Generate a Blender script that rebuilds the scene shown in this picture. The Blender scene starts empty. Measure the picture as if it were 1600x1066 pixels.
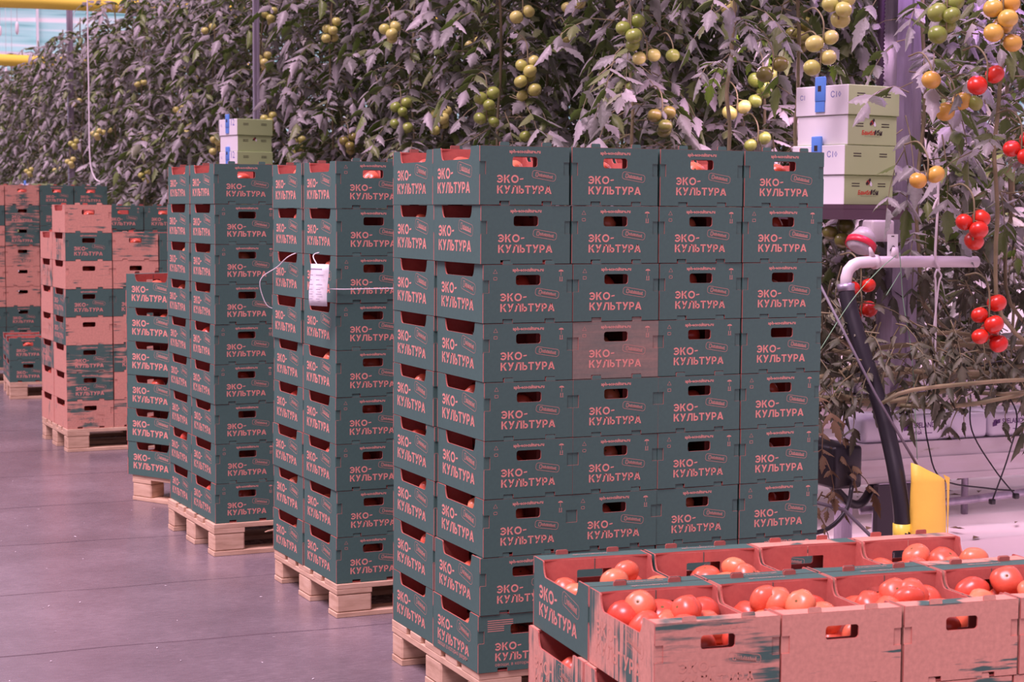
import bpy, bmesh, math, random
from mathutils import Vector, Matrix
PI = math.pi
SC = bpy.context.scene
COL = SC.collection
random.seed(7)

# ---------------------------------------------------------------- camera
def make_camera():
    f, yaw, pitch, roll = 2823.78, math.radians(23.203), math.radians(4.1503), math.radians(0.34584)
    cy, sy, cp, sp = math.cos(yaw), math.sin(yaw), math.cos(pitch), math.sin(pitch)
    F = Vector((sy*cp, cy*cp, -sp)); R = Vector((cy, -sy, 0)); U = R.cross(F)
    cr, sr = math.cos(roll), math.sin(roll)
    R2 = cr*R + sr*U; U2 = -sr*R + cr*U
    cd = bpy.data.cameras.new('camera'); cd.sensor_width = 36; cd.lens = f/1600*36
    cd.clip_start = .05; cd.clip_end = 300
    cd.dof.use_dof = True; cd.dof.focus_distance = 6.0; cd.dof.aperture_fstop = 9.0
    o = bpy.data.objects.new('camera', cd); COL.objects.link(o)
    M = Matrix((R2, U2, -F)).transposed().to_4x4(); M.translation = Vector((-2.0582, -5.04507, 1.56442))
    o.matrix_world = M; SC.camera = o
make_camera()

# ---------------------------------------------------------------- light
w = bpy.data.worlds.new('greenhouse_daylight'); SC.world = w; w.use_nodes = True
wb = w.node_tree.nodes['Background']; wb.inputs[0].default_value = (1.0, .66, .93, 1); wb.inputs[1].default_value = .50
def sun(name, d, col, e, ang):
    l = bpy.data.lights.new(name, 'SUN'); l.energy = e; l.color = col; l.angle = math.radians(ang)
    o = bpy.data.objects.new(name, l); COL.objects.link(o)
    o.rotation_euler = Vector(d).to_track_quat('-Z', 'Y').to_euler(); o.location = (-4, -4, 9)
sun('daylight_through_roof', (.46, .28, -1.0), (1.0, .69, .88), 4.5, 24)
def grow_light(name, loc, size, e, col, rx=0):
    l = bpy.data.lights.new(name, 'AREA'); l.shape = 'RECTANGLE'; l.size, l.size_y = size; l.energy = e; l.color = col
    o = bpy.data.objects.new(name, l); COL.objects.link(o); o.location = loc; o.rotation_euler = (rx, 0, 0)
grow_light('interlight_first_alley', (3.4, 1.75, 2.3), (3.6, .3), 48, (1.0, .60, .86))
grow_light('aisle_fill_light', (-2.6, 3.2, 5.2), (2.4, 1.2), 190, (1.0, .70, .90), -.55)  # unseen fill added to brighten the brown and far stacks
grow_light('interlight_column', (2.55, .75, 2.75), (.5, .1), 9, (.72, .34, 1.0), 0)
grow_light('interlight_aisle_end', (2.4, .1, 3.6), (2.0, .6), 14, (1.0, .66, .92), .25)
SC.view_settings.view_transform = 'Standard'; SC.view_settings.look = 'None'
SC.view_settings.exposure = 0.08; SC.view_settings.gamma = 1; SC.view_settings.use_curve_mapping = False

# ---------------------------------------------------------------- materials
def mat(name, col, rough=.6, metal=0, **kw):
    m = bpy.data.materials.new(name); m.use_nodes = True
    b = m.node_tree.nodes['Principled BSDF']
    b.inputs['Base Color'].default_value = (*col, 1); b.inputs['Roughness'].default_value = rough
    b.inputs['Metallic'].default_value = metal
    for k, v in kw.items(): b.inputs[k.replace('_', ' ')].default_value = v
    return m
def N(m, t, **kw):
    n = m.node_tree.nodes.new(t)
    for k, v in kw.items(): setattr(n, k, v)
    return n
def L(m, a, b): m.node_tree.links.new(a, b)
def ramp(m, fac, stops):
    r = N(m, 'ShaderNodeValToRGB'); e = r.color_ramp.elements
    while len(e) < len(stops): e.new(.5)
    for i, (p, c) in enumerate(stops): e[i].position = p; e[i].color = (*c, 1)
    L(m, fac, r.inputs[0]); return r.outputs[0]
def noise(m, vec, scale, detail=4, rough=.55):
    n = N(m, 'ShaderNodeTexNoise'); n.inputs['Scale'].default_value = scale
    n.inputs['Detail'].default_value = detail; n.inputs['Roughness'].default_value = rough
    if vec is not None: L(m, vec, n.inputs['Vector'])
    return n.outputs['Fac']
def mapping(m, vec, scale, rnd=True):
    mp = N(m, 'ShaderNodeMapping'); mp.inputs['Scale'].default_value = scale
    if rnd:
        oi = N(m, 'ShaderNodeObjectInfo'); mu = N(m, 'ShaderNodeMath', operation='MULTIPLY')
        L(m, oi.outputs['Random'], mu.inputs[0]); mu.inputs[1].default_value = 57.3
        cb = N(m, 'ShaderNodeCombineXYZ'); [L(m, mu.outputs[0], cb.inputs[i]) for i in range(3)]
        L(m, cb.outputs[0], mp.inputs['Location'])
    L(m, vec, mp.inputs['Vector']); return mp.outputs[0]
def objco(m): return N(m, 'ShaderNodeTexCoord').outputs['Object']
def bump(m, h, strength, dist=.001):
    b = N(m, 'ShaderNodeBump'); b.inputs['Strength'].default_value = strength; b.inputs['Distance'].default_value = dist
    L(m, h, b.inputs['Height']); L(m, b.outputs[0], m.node_tree.nodes['Principled BSDF'].inputs['Normal'])
def base(m, sock): L(m, sock, m.node_tree.nodes['Principled BSDF'].inputs['Base Color'])

KRAFT = (.63, .31, .225); GREEN = (.055, .132, .108)
def paint(name, lo, hi, strength, scale, blob):
    """green print over kraft; where the print is missing the kraft shows as streaks"""
    m = mat(name, GREEN, .62); co = objco(m)
    st = noise(m, mapping(m, co, scale), 1.0, 5, .6)
    bl = noise(m, mapping(m, co, (1, 1, 1)), blob, 2, .5)
    a = N(m, 'ShaderNodeMath', operation='MULTIPLY_ADD'); L(m, bl, a.inputs[0]); a.inputs[1].default_value = .9; L(m, st, a.inputs[2])
    mr = N(m, 'ShaderNodeMapRange'); mr.inputs['From Min'].default_value = lo; mr.inputs['From Max'].default_value = hi
    mr.inputs['To Max'].default_value = strength; L(m, a.outputs[0], mr.inputs['Value'])
    fine = noise(m, co, 90, 3); g = ramp(m, fine, [(.3, tuple(c*.95 for c in GREEN)), (.7, tuple(c*1.05 for c in GREEN))])
    k = ramp(m, fine, [(.3, tuple(c*.9 for c in KRAFT)), (.7, tuple(c*1.08 for c in KRAFT))])
    mx = N(m, 'ShaderNodeMix', data_type='RGBA'); L(m, mr.outputs[0], mx.inputs['Factor']); L(m, g, mx.inputs[6]); L(m, k, mx.inputs[7])
    base(m, mx.outputs[2]); return m
EH, SV = (5, 5, 75), (5, 60, 3.2)
PAINT = {
 'green':  (paint('green_print', 1.5, 1.9, .5, EH, 6), paint('green_print_side', 1.5, 1.9, .5, SV, 6)),
 'faded':  (paint('faded_print', .3, 1.35, .42, EH, 3), paint('faded_print_side', .3, 1.3, .35, SV, 3)),
 'mid':    (paint('streaked_print', .96, 1.12, .9, EH, 7), paint('streaked_print_side', .96, 1.12, .9, SV, 7)),
 'worn':   (paint('worn_print', .79, .93, .95, EH, 7), paint('worn_print_side', .80, .94, .95, SV, 7)),
 'kraft':  (paint('bare_kraft', .74, .81, 1, EH, 7), paint('bare_kraft_side', .68, .75, 1, SV, 7)),
}
M_KRAFT = mat('kraft_with_red_bounce', KRAFT, .7); base(M_KRAFT, ramp(M_KRAFT, noise(M_KRAFT, objco(M_KRAFT), 60, 3), [(.3, (.45, .12, .095)), (.7, (.51, .15, .115))]))  # red bounce light from the tomatoes is put into the inner kraft colour
M_INK = mat('kraft_lettering', (.70, .295, .235), .65)
M_INKW = mat('worn_kraft_lettering', (.62, .30, .215), .68)
M_INKF = mat('kraft_thin_lines', (.60, .28, .22), .65)

def tomato_mat(name, stops, rough=.30):
    m = mat(name, (1, 0, 0), rough, Subsurface_Weight=.0, Coat_Weight=.12, Coat_Roughness=.25); oi = N(m, 'ShaderNodeObjectInfo')
    nz = noise(m, objco(m), 14, 2); a = N(m, 'ShaderNodeMath', operation='MULTIPLY_ADD'); L(m, nz, a.inputs[0]); a.inputs[1].default_value = .35; L(m, oi.outputs['Random'], a.inputs[2])
    s = N(m, 'ShaderNodeMath', operation='MULTIPLY'); L(m, a.outputs[0], s.inputs[0]); s.inputs[1].default_value = .76
    base(m, ramp(m, s.outputs[0], stops)); return m
M_TOM = tomato_mat('ripe_tomato_skin', [(0, (.66, .05, .03)), (.5, (.74, .15, .075)), (1, (.78, .29, .13))])
M_TRED = tomato_mat('red_tomato_skin', [(0, (.55, .012, .008)), (1, (.62, .035, .012))])
M_TGRN = tomato_mat('green_tomato_skin', [(0, (.17, .24, .035)), (1, (.31, .37, .08))])
M_TYEL = tomato_mat('pale_tomato_skin', [(0, (.42, .44, .10)), (1, (.58, .54, .18))])
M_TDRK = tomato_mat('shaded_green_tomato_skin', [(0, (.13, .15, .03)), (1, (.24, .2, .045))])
M_TORG = tomato_mat('turning_tomato_skin', [(0, (.60, .27, .035)), (1, (.62, .44, .085))])
TM = {'r': M_TRED, 'R': M_TRED, 'g': M_TGRN, 'y': M_TYEL, 'd': M_TDRK, 'o': M_TORG}
M_SCAR = mat('stem_scar', (.16, .10, .03), .9)

def leaf_mat():
    m = mat('tomato_leaf', (.1, .12, .07), .42, Sheen_Weight=.35, Sheen_Roughness=.45)
    b = m.node_tree.nodes['Principled BSDF']
    gi = N(m, 'ShaderNodeNewGeometry'); oi = N(m, 'ShaderNodeObjectInfo')
    c = ramp(m, gi.outputs['Random Per Island'], [(0, (.10, .10, .085)), (.35, (.21, .20, .20)), (.84, (.40, .36, .385)), (.88, (.16, .19, .07)), (1, (.14, .20, .045))])  # palest leaflet tones carry lilac highlights of the lighting in their colour
    bk = N(m, 'ShaderNodeMix', data_type='RGBA'); L(m, gi.outputs['Backfacing'], bk.inputs['Factor']); L(m, c, bk.inputs[6]); bk.inputs[7].default_value = (.11, .15, .055, 1)
    base(m, bk.outputs[2])
    tl = N(m, 'ShaderNodeBsdfTranslucent'); tl.inputs[0].default_value = (.12, .24, .02, 1)
    ms = N(m, 'ShaderNodeMixShader'); ms.inputs[0].default_value = .22
    L(m, b.outputs[0], ms.inputs[1]); L(m, tl.outputs[0], ms.inputs[2])
    L(m, ms.outputs[0], m.node_tree.nodes['Material Output'].inputs[0])
    bump(m, noise(m, objco(m), 70, 3), .6, .004)
    return m
M_LEAF = leaf_mat()
M_LEAFD = mat('older_tomato_leaf', (.075, .08, .045), .55); base(M_LEAFD, ramp(M_LEAFD, noise(M_LEAFD, objco(M_LEAFD), 14, 3), [(.3, (.045, .055, .025)), (.7, (.12, .115, .075))]))
M_DRY = mat('dry_leaf', (.16, .10, .05), .8)
M_STEM = mat('vine_stem', (.20, .17, .085), .6); base(M_STEM, ramp(M_STEM, noise(M_STEM, objco(M_STEM), 9, 3), [(.3, (.13, .12, .055)), (.7, (.27, .22, .12))]))
M_WOOD = mat('pallet_wood', (.5, .33, .2), .75); _c = objco(M_WOOD)
base(M_WOOD, ramp(M_WOOD, noise(M_WOOD, mapping(M_WOOD, _c, (5, 5, 30)), 1.6, 5, .6), [(.25, (.42, .27, .17)), (.55, (.62, .43, .29)), (.8, (.70, .53, .38))]))
M_WHITE = mat('white_card', (.80, .80, .82), .6); M_PIPE = mat('white_painted_pipe', (.72, .66, .68), .35)
M_HIVE = mat('pale_green_card', (.42, .55, .25), .55)
M_BLUE = mat('blue_plastic', (.10, .27, .72), .4); M_BLACK = mat('black_plastic', (.018, .016, .022), .38)
M_DARK = mat('dark_print', (.03, .02, .02), .6); M_REDP = mat('red_print', (.6, .06, .03), .6); M_BLUEINK = mat('blue_pen', (.1, .12, .45), .6)
M_STEEL = mat('galvanised_steel', (.42, .38, .46), .38, .55)
base(M_STEEL, ramp(M_STEEL, noise(M_STEEL, mapping(M_STEEL, objco(M_STEEL), (8, 8, 1.2), False), 3, 4), [(.3, (.30, .27, .34)), (.7, (.50, .44, .55))]))
M_ROD = mat('dull_grey_rod', (.16, .14, .17), .5)
M_GUT = mat('white_gutter', (.62, .54, .58), .45); _c = objco(M_GUT)
base(M_GUT, ramp(M_GUT, noise(M_GUT, mapping(M_GUT, _c, (2.2, 4, 9), False), 1.7, 5, .6), [(.35, (.66, .60, .64)), (.62, (.60, .54, .55)), (.72, (.20, .20, .07))]))
M_SLAB = mat('white_slab_film', (.68, .66, .76), .3); bump(M_SLAB, noise(M_SLAB, objco(M_SLAB), 16, 3), .5, .006)
M_PURP = mat('purple_print', (.10, .03, .16), .5)
M_YEL = mat('yellow_paper', (.90, .60, .085), .6); bump(M_YEL, noise(M_YEL, objco(M_YEL), 18, 3), .5, .006)
M_YBAND = mat('yellow_sticky_film', (.95, .76, .10), .35)
M_STR = mat('white_string', (.78, .74, .76), .6); M_GSTR = mat('green_string', (.22, .42, .25), .6)
M_RED = mat('red_plastic', (.65, .03, .06), .35)
M_FILM = mat('white_ground_film', (.80, .69, .68), .3); bump(M_FILM, noise(M_FILM, objco(M_FILM), 7, 4), .35, .01)

# ---------------------------------------------------------------- mesh helpers
class MB:
    def __init__(s): s.v = []; s.f = []; s.m = []; s.sm = []
    def add(s, vs, fs, mi=0, smooth=False):
        o = len(s.v); s.v += [tuple(p) for p in vs]
        for i, f in enumerate(fs):
            s.f.append(tuple(o+k for k in f)); s.m.append(mi[i] if isinstance(mi, list) else mi); s.sm.append(smooth)
    def box(s, a, b, mi=0, M=None):
        x0, y0, z0 = a; x1, y1, z1 = b
        vs = [(x0,y0,z0),(x1,y0,z0),(x1,y1,z0),(x0,y1,z0),(x0,y0,z1),(x1,y0,z1),(x1,y1,z1),(x0,y1,z1)]
        if M: vs = [M @ Vector(v) for v in vs]
        s.add(vs, [(0,3,2,1),(4,5,6,7),(0,1,5,4),(1,2,6,5),(2,3,7,6),(3,0,4,7)], mi)
    def rbox(s, a, b, r, mi=0, seg=2):
        bm = bmesh.new(); bmesh.ops.create_cube(bm, size=1)
        for v in bm.verts: v.co = Vector([(a[i]+b[i])/2 + v.co[i]*(b[i]-a[i]) for i in range(3)])
        bmesh.ops.bevel(bm, geom=bm.edges[:], offset=r, segments=seg, profile=.5, affect='EDGES')
        bm.verts.index_update(); s.add([v.co for v in bm.verts], [[v.index for v in f.verts] for f in bm.faces], mi, True); bm.free()
    def tube(s, pts, r, mi=0, n=8, cap=True):
        pts = [Vector(p) for p in pts]; rs = r if isinstance(r, (list, tuple)) else [r]*len(pts)
        rings = []; up = None
        for i, p in enumerate(pts):
            t = (pts[min(i+1, len(pts)-1)] - pts[max(i-1, 0)]).normalized()
            if up is None: up = t.orthogonal().normalized()
            up = (up - t*up.dot(t)).normalized() if (up - t*up.dot(t)).length > 1e-6 else t.orthogonal().normalized()
            bi = t.cross(up)
            rings.append([p + (up*math.cos(2*PI*k/n) + bi*math.sin(2*PI*k/n))*rs[i] for k in range(n)])
        vs = [q for ring in rings for q in ring]; fs = []
        for i in range(len(pts)-1):
            for k in range(n): fs.append((i*n+k, i*n+(k+1) % n, (i+1)*n+(k+1) % n, (i+1)*n+k))
        if cap: fs += [tuple(range(n))[::-1], tuple((len(pts)-1)*n+k for k in range(n))]
        s.add(vs, fs, mi, True)
    def build(s, name, mats, parent=None, loc=(0,0,0), rz=0):
        me = s.mesh(name, mats); return link(name, me, parent, loc, rz)
    def mesh(s, name, mats):
        me = bpy.data.meshes.new(name); me.from_pydata(s.v, [], s.f)
        for m in (mats if isinstance(mats, (list, tuple)) else [mats]): me.materials.append(m)
        me.polygons.foreach_set('material_index', s.m); me.polygons.foreach_set('use_smooth', s.sm); me.update(); return me
def link(name, me, parent=None, loc=(0,0,0), rz=0):
    o = bpy.data.objects.new(name, me); COL.objects.link(o); o.parent = parent; o.location = loc; o.rotation_euler = (0, 0, rz); return o
def tag(o, label=None, cat=None, group=None, kind=None):
    for k, v in (('label', label), ('category', cat), ('group', group), ('kind', kind)):
        if v: o[k] = v
    return o
def thing(name, label, cat, loc=(0,0,0), rz=0, group=None):
    return tag(link(name, None, None, loc, rz), label, cat, group)
def smooth_path(pts, k=6):
    P = [Vector(p) for p in pts]; P = [2*P[0]-P[1]] + P + [2*P[-1]-P[-2]]; out = []
    for i in range(1, len(P)-2):
        for j in range(k):
            t = j/k; a, b, c, d = P[i-1], P[i], P[i+1], P[i+2]
            out.append(.5*((2*b) + (c-a)*t + (2*a-5*b+4*c-d)*t*t + (3*b-a-3*c+d)*t**3))
    return out + [P[-2]]
def curve_fill(loops, t):
    """closed 2D loops (outer + holes) as a plate of thickness t: (verts, faces)"""
    c = bpy.data.curves.new('plate', 'CURVE'); c.dimensions = '2D'; c.fill_mode = 'BOTH'; c.extrude = t/2
    for lp in loops:
        sp = c.splines.new('POLY'); sp.points.add(len(lp)-1); sp.use_cyclic_u = True
        for p, q in zip(sp.points, lp): p.co = (q[0], q[1], 0, 1)
    o = bpy.data.objects.new('plate', c); COL.objects.link(o); dg = bpy.context.evaluated_depsgraph_get()
    me = bpy.data.meshes.new_from_object(o.evaluated_get(dg))
    r = [v.co.copy() for v in me.vertices], [tuple(p.vertices) for p in me.polygons], [p.normal.copy() for p in me.polygons]
    bpy.data.objects.remove(o); bpy.data.curves.remove(c); bpy.data.meshes.remove(me); return r
def text2d(body, size, offset=0, width=None, res=2):
    c = bpy.data.curves.new('t', 'FONT'); c.body = body; c.size = size; c.offset = offset; c.resolution_u = res
    o = bpy.data.objects.new('t', c); COL.objects.link(o); dg = bpy.context.evaluated_depsgraph_get()
    me = bpy.data.meshes.new_from_object(o.evaluated_get(dg))
    vs = [(v.co.x, v.co.y) for v in me.vertices]; fs = [tuple(p.vertices) for p in me.polygons]
    bpy.data.objects.remove(o); bpy.data.curves.remove(c); bpy.data.meshes.remove(me)
    if width:
        x0 = min(v[0] for v in vs); x1 = max(v[0] for v in vs); k = width/(x1-x0); vs = [((a-x0)*k, b*k) for a, b in vs]
    return vs, fs

# bold geometric lettering drawn from strokes (cap height 1)
def ring2d(cx, cy, rx, ry, a0, a1, s, n=18):
    vs = []; fs = []
    for i in range(n+1):
        a = math.radians(a0 + (a1-a0)*i/n)
        vs += [(cx+rx*math.cos(a), cy+ry*math.sin(a)), (cx+(rx-s)*math.cos(a), cy+(ry-s)*math.sin(a))]
    for i in range(n): fs.append((2*i, 2*i+2, 2*i+3, 2*i+1))
    return vs, fs
def q2(*p): return list(p), [tuple(range(len(p)))]
def r2(x0, y0, x1, y1): return q2((x0,y0),(x1,y0),(x1,y1),(x0,y1))
S_ = .205
GLYPH = {
 'Э': (.86, [ring2d(.38,.5,.48,.5,-142,142,S_), r2(.22,.41,.76,.59)]),
 'К': (.84, [r2(0,0,S_,1), q2((S_,.40),(.40,.47),(.82,1),(.57,1),(S_,.56)), q2((.30,.55),(.59,0),(.85,0),(.45,.66))]),
 'О': (1.04, [ring2d(.52,.5,.52,.5,0,360,S_,26)]),
 '–': (.56, [q2((.04,.40),(.52,.46),(.52,.62),(.04,.56))]),
 'У': (.86, [q2((.15,0),(.38,0),(.86,1),(.62,1)), q2((0,1),(.25,1),(.52,.44),(.38,.27))]),
 'Л': (.90, [r2(.68,0,.68+S_,1), r2(.26,.81,.80,1), q2((.26,1),(.46,.9),(.27,.12),(.16,0),(0,0),(0,.18),(.09,.2))]),
 'Ь': (.70, [r2(0,0,S_,1), ring2d(.36,.32,.34,.32,-90,90,.19,10), r2(.1,0,.37,.19), r2(.1,.45,.37,.64)]),
 'Т': (.80, [r2(0,.81,.80,1), r2(.30,0,.505,.85)]),
 'Р': (.72, [r2(0,0,S_,1), ring2d(.38,.66,.34,.34,-90,90,.19,10), r2(.1,.81,.39,1), r2(.1,.32,.39,.51)]),
 'А': (.94, [q2((0,0),(.235,0),(.58,1),(.36,1)), q2((.70,0),(.94,0),(.58,1),(.36,1)), r2(.24,.19,.70,.36)]),
}
def word2d(wd, h, gap=.13):
    vs = []; fs = []; x = 0
    for ch in wd:
        wd_, parts = GLYPH[ch]
        for pv, pf in parts:
            o = len(vs); vs += [((x+a)*h, b*h) for a, b in pv]; fs += [tuple(o+k for k in f) for f in pf]
        x += wd_ + gap
    return vs, fs, (x-gap)*h
def rrect(x0, y0, x1, y1, r, n=5):
    out = []
    for cx, cy, a in ((x1-r,y1-r,0),(x0+r,y1-r,90),(x0+r,y0+r,180),(x1-r,y0+r,270)):
        out += [(cx+r*math.cos(math.radians(a+90*i/n)), cy+r*math.sin(math.radians(a+90*i/n))) for i in range(n+1)]
    return out

# ---------------------------------------------------------------- crate
CW, CL, CH = .2965, .398, .1794
T = .004
def logo2d(kind):
    """(verts, faces, material) of all print on a panel; u from the left edge, v up from the bottom"""
    out = []
    def put(vs, fs, u, v, mi=0, rot=0):
        c, s = math.cos(rot), math.sin(rot); out.append(([(u+a*c-b*s, v+a*s+b*c) for a, b in vs], fs, mi))
    end = kind == 'end'
    cap = .0245 if end else .0345
    u0 = .056 if end else .048
    v1, v2 = (.0345, .0665) if end else (.036, .081)
    a, b, wd = word2d('КУЛЬТУРА', cap, .11); k = (.181 if end else .272)/wd
    put([(p*k, q) for p, q in a], b, u0, v1)
    a, b, wd2 = word2d('ЭКО–', cap, .13); put([(p*k*.98, q) for p, q in a], b, u0-.001, v2)
    # tilted rounded badge with small lettering blocks
    bu, bv, bw, bh, rot = (.170, .084, .080, .0235, math.radians(-9)) if end else (.215, .100, .118, .036, math.radians(-9))
    o1 = rrect(0, 0, bw, bh, bh*.36, 5); o2 = rrect(.0011, .0011, bw-.0011, bh-.0011, bh*.36-.001, 5); n = len(o1)
    put(o1+o2, [(i, (i+1) % n, n+(i+1) % n, n+i) for i in range(n)], bu, bv, 1, rot)
    x = bw*.15; y0, y1 = bh*.28, bh*.72
    o1 = rrect(x, y0-bh*.06, x+bw*.11, y1+bh*.08, bh*.08, 2); o2 = rrect(x+.0016, y0-bh*.06+.0016, x+bw*.11-.0016, y1+bh*.08-.0016, bh*.05, 2); n = len(o1)
    put(o1+o2, [(i, (i+1) % n, n+(i+1) % n, n+i) for i in range(n)], bu, bv, 1, rot); x += bw*.135
    rr = random.Random(3)
    while x < bw*.84:
        ww = bw*rr.uniform(.022, .032); put(*r2(x, y0, x+ww, y1-rr.uniform(0, .12)*bh), bu, bv, 1, rot); put(*r2(x, y0, x+ww*1.8, y0+bh*.09), bu, bv, 1, rot); x += ww*2.0
    if end:
        vs, fs = text2d('aph-ecoculture.ru', .0145, .0006, .104, 1); put(vs, fs, .0955, .1575, 1)
    return out
LOGO_END, LOGO_SIDE = logo2d('end'), logo2d('side')
_icons = []
for a, b, in (ring2d(.039, .1555, .0085, .0085, -30, 330, .0016, 3), r2(.033,.131,.045,.1322), r2(.033,.139,.045,.1402), r2(.033,.131,.0342,.1402), r2(.0438,.131,.045,.1402),
              ring2d(.258, .156, .0085, .006, 0, 180, .006, 8), r2(.2574,.143,.2586,.158), r2(.2535,.129,.2555,.140), r2(.2605,.129,.2625,.140), r2(.252,.1265,.264,.128)): _icons.append((a, b, 1))
_tx = text2d('овощи, в которых уверен', .012, 0, .178, 1); _tx2 = text2d('овощи, в которых уверен', .016, 0, .26, 1)
_lines = [(*r2(.03, .160-.0065*i, .03+.085-(.03 if i > 2 else 0), .1625-.0065*i), 1) for i in range(6)]

def end_panel_mesh(ptype, extra=0):
    b = MB(); W2 = CW/2
    nb = .0125
    def u(x): return x - W2
    outer = [(u(0),.001),(u(.064),.001),(u(.064),nb),(u(.097),nb),(u(.097),.001),(u(.204),.001),(u(.204),nb),(u(.237),nb),(u(.237),.001),(u(CW),.001),
             (u(CW),.092),(u(CW-.019),.092),(u(CW-.019),.131),(u(CW),.131),(u(CW),CH-.0015),(u(0),CH-.0015),(u(0),.131),(u(.019),.131),(u(.019),.092),(u(0),.092)]
    hole = rrect(u(.107), .1155, u(.189), .1465, .008, 4)
    vs, fs, ns = curve_fill([outer, hole], T)
    # 2D (x, y) -> local (x, -L/2 + t, z); the face looking to -y carries the print
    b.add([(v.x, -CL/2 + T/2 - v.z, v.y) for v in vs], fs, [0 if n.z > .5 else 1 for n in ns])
    for sx in (0, CW-.021): b.box((u(sx), -CL/2+.0026, .088), (u(sx+.021), -CL/2+T*1.5, .135), 0)
    # folded top flange with a sagging inner edge, then the inner wall
    n = 10; vs = []; fs = []
    for i in range(n+1):
        x = -W2 + T + (CW-2*T)*i/n; e = .054 - .008*math.sin(PI*i/n); 
        vs += [(x, -CL/2, CH-.001), (x, -CL/2+e, CH-.002), (x, -CL/2+e, CH-.0065), (x, -CL/2+T, CH-.0065)]
    for i in range(n):
        for k in range(3): fs.append((4*i+k, 4*i+4+k, 4*i+5+k, 4*i+1+k))
        fs.append((4*i+3, 4*i+7, 4*i+4, 4*i))
    b.add(vs, fs, [0, 1, 1, 1]*n)
    ih = rrect(u(.100), .108, u(.196), .146, .004, 2)
    vs, fs, ns = curve_fill([[(-W2+T, .004), (W2-T, .004), (W2-T, CH-.006), (-W2+T, CH-.006)], ih], .003)
    b.add([(v.x, -CL/2 + .049 - v.z, v.y) for v in vs], fs, 1)
    b.box((-.001, -CL/2+.0508, .146), (.001, -CL/2+.0516, CH-.006), 0)
    pr = list(LOGO_END) if ptype != 'kraft' else []
    if extra & 1: pr += _icons
    if extra & 2: pr = pr[:-1] + [(*[[(a+.056, c+.018) for a, c in _tx[0]], _tx[1]], 1)] + _lines
    for pv, pf, mi in pr:
        b.add([(u(a), -CL/2 - .0004, c) for a, c in pv], pf, 2+mi)
    if ptype in ('green',):
        vs, fs = text2d('aph-ecoculture.ru', .0145, .0002, .095, 1)
        b.add([(.05 - a, -CL/2+.024-c, CH+.0001) for a, c in vs], fs, 3)
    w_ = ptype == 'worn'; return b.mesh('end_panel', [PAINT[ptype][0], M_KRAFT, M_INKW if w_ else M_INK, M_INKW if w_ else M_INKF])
def side_panel_mesh(ptype, extra=0):
    b = MB(); y2 = CL/2
    # u runs from the far end (left as seen from outside) to the near end
    lip = [(.070, CH-.001), (.076, CH-.006)]
    def arc(sgn):
        pts = []
        for i in range(7):
            t = i/6; x = .073 + .020*t**1.6; z = CH-.004 - .036*math.sin(PI/2*t) ; pts.append((x, z))
        return pts
    left = lip[:1] + arc(1); d = left[-1][1]
    right = [(CL-a, c) for a, c in left][::-1]
    loop = [(.0045, .001), (CL-.0045, .001), (CL-.0045, CH-.001)] + right[::-1][:0] + [(CL-a, c) for a, c in left] + left[::-1] + [(.0045, CH-.001)]
    vs, fs, ns = curve_fill([loop], T)
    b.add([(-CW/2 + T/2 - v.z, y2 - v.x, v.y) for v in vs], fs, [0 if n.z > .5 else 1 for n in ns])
    # rolled corner strip of kraft edge
    pr = list(LOGO_SIDE) if ptype != 'kraft' else []
    if extra & 2: pr.append(([(a+.048, c+.018) for a, c in _tx2[0]], _tx2[1], 1))
    for pv, pf, mi in pr: b.add([(-CW/2 - .0004, y2 - a, c) for a, c in pv], pf, 2+mi)
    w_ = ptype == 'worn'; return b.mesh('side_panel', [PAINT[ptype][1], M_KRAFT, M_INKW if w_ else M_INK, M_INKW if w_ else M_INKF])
def tab_mesh(ptype):
    b = MB(); lp = [(-.016, -.001), (.016, -.001), (.016, .008)] + [(.016-.004*(1-math.cos(a)), .008+.004*math.sin(a)) for a in (PI/4, PI/2)] + [(-.016+.004*(1-math.cos(a)), .008+.004*math.sin(a)) for a in (PI/2, PI/4)] + [(-.016, .008)]
    vs, fs, ns = curve_fill([lp], .0032)
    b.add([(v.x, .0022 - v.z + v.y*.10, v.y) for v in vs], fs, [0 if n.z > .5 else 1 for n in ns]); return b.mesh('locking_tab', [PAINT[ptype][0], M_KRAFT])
_cache = {}
def cached(fn, *a):
    if (fn, a) not in _cache: _cache[(fn, a)] = fn(*a)
    return _cache[(fn, a)]
def base_mesh():
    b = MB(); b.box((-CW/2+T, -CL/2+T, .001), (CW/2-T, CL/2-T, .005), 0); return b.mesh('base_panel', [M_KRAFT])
def crate(label, group, loc, rz, types, extra=0):
    """types: look of (front end, far end, left side, right side)"""
    t = thing('tomato_crate', label, 'crate', loc, rz, group)
    link('base_panel', cached(base_mesh), t)
    for k, (pt, ry) in enumerate(((types[0], 0), (types[1], PI))):
        e = link('end_panel', cached(end_panel_mesh, pt, extra), t, (0,0,0), ry)
        for x in (.0805, .2205): link('locking_tab', cached(tab_mesh, pt), e, (x-CW/2, -CL/2, CH-.001))
    for pt, ry in ((types[2], 0), (types[3], PI)): link('side_panel', cached(side_panel_mesh, pt, extra & 2), t, (0,0,0), ry)
    return t

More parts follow.
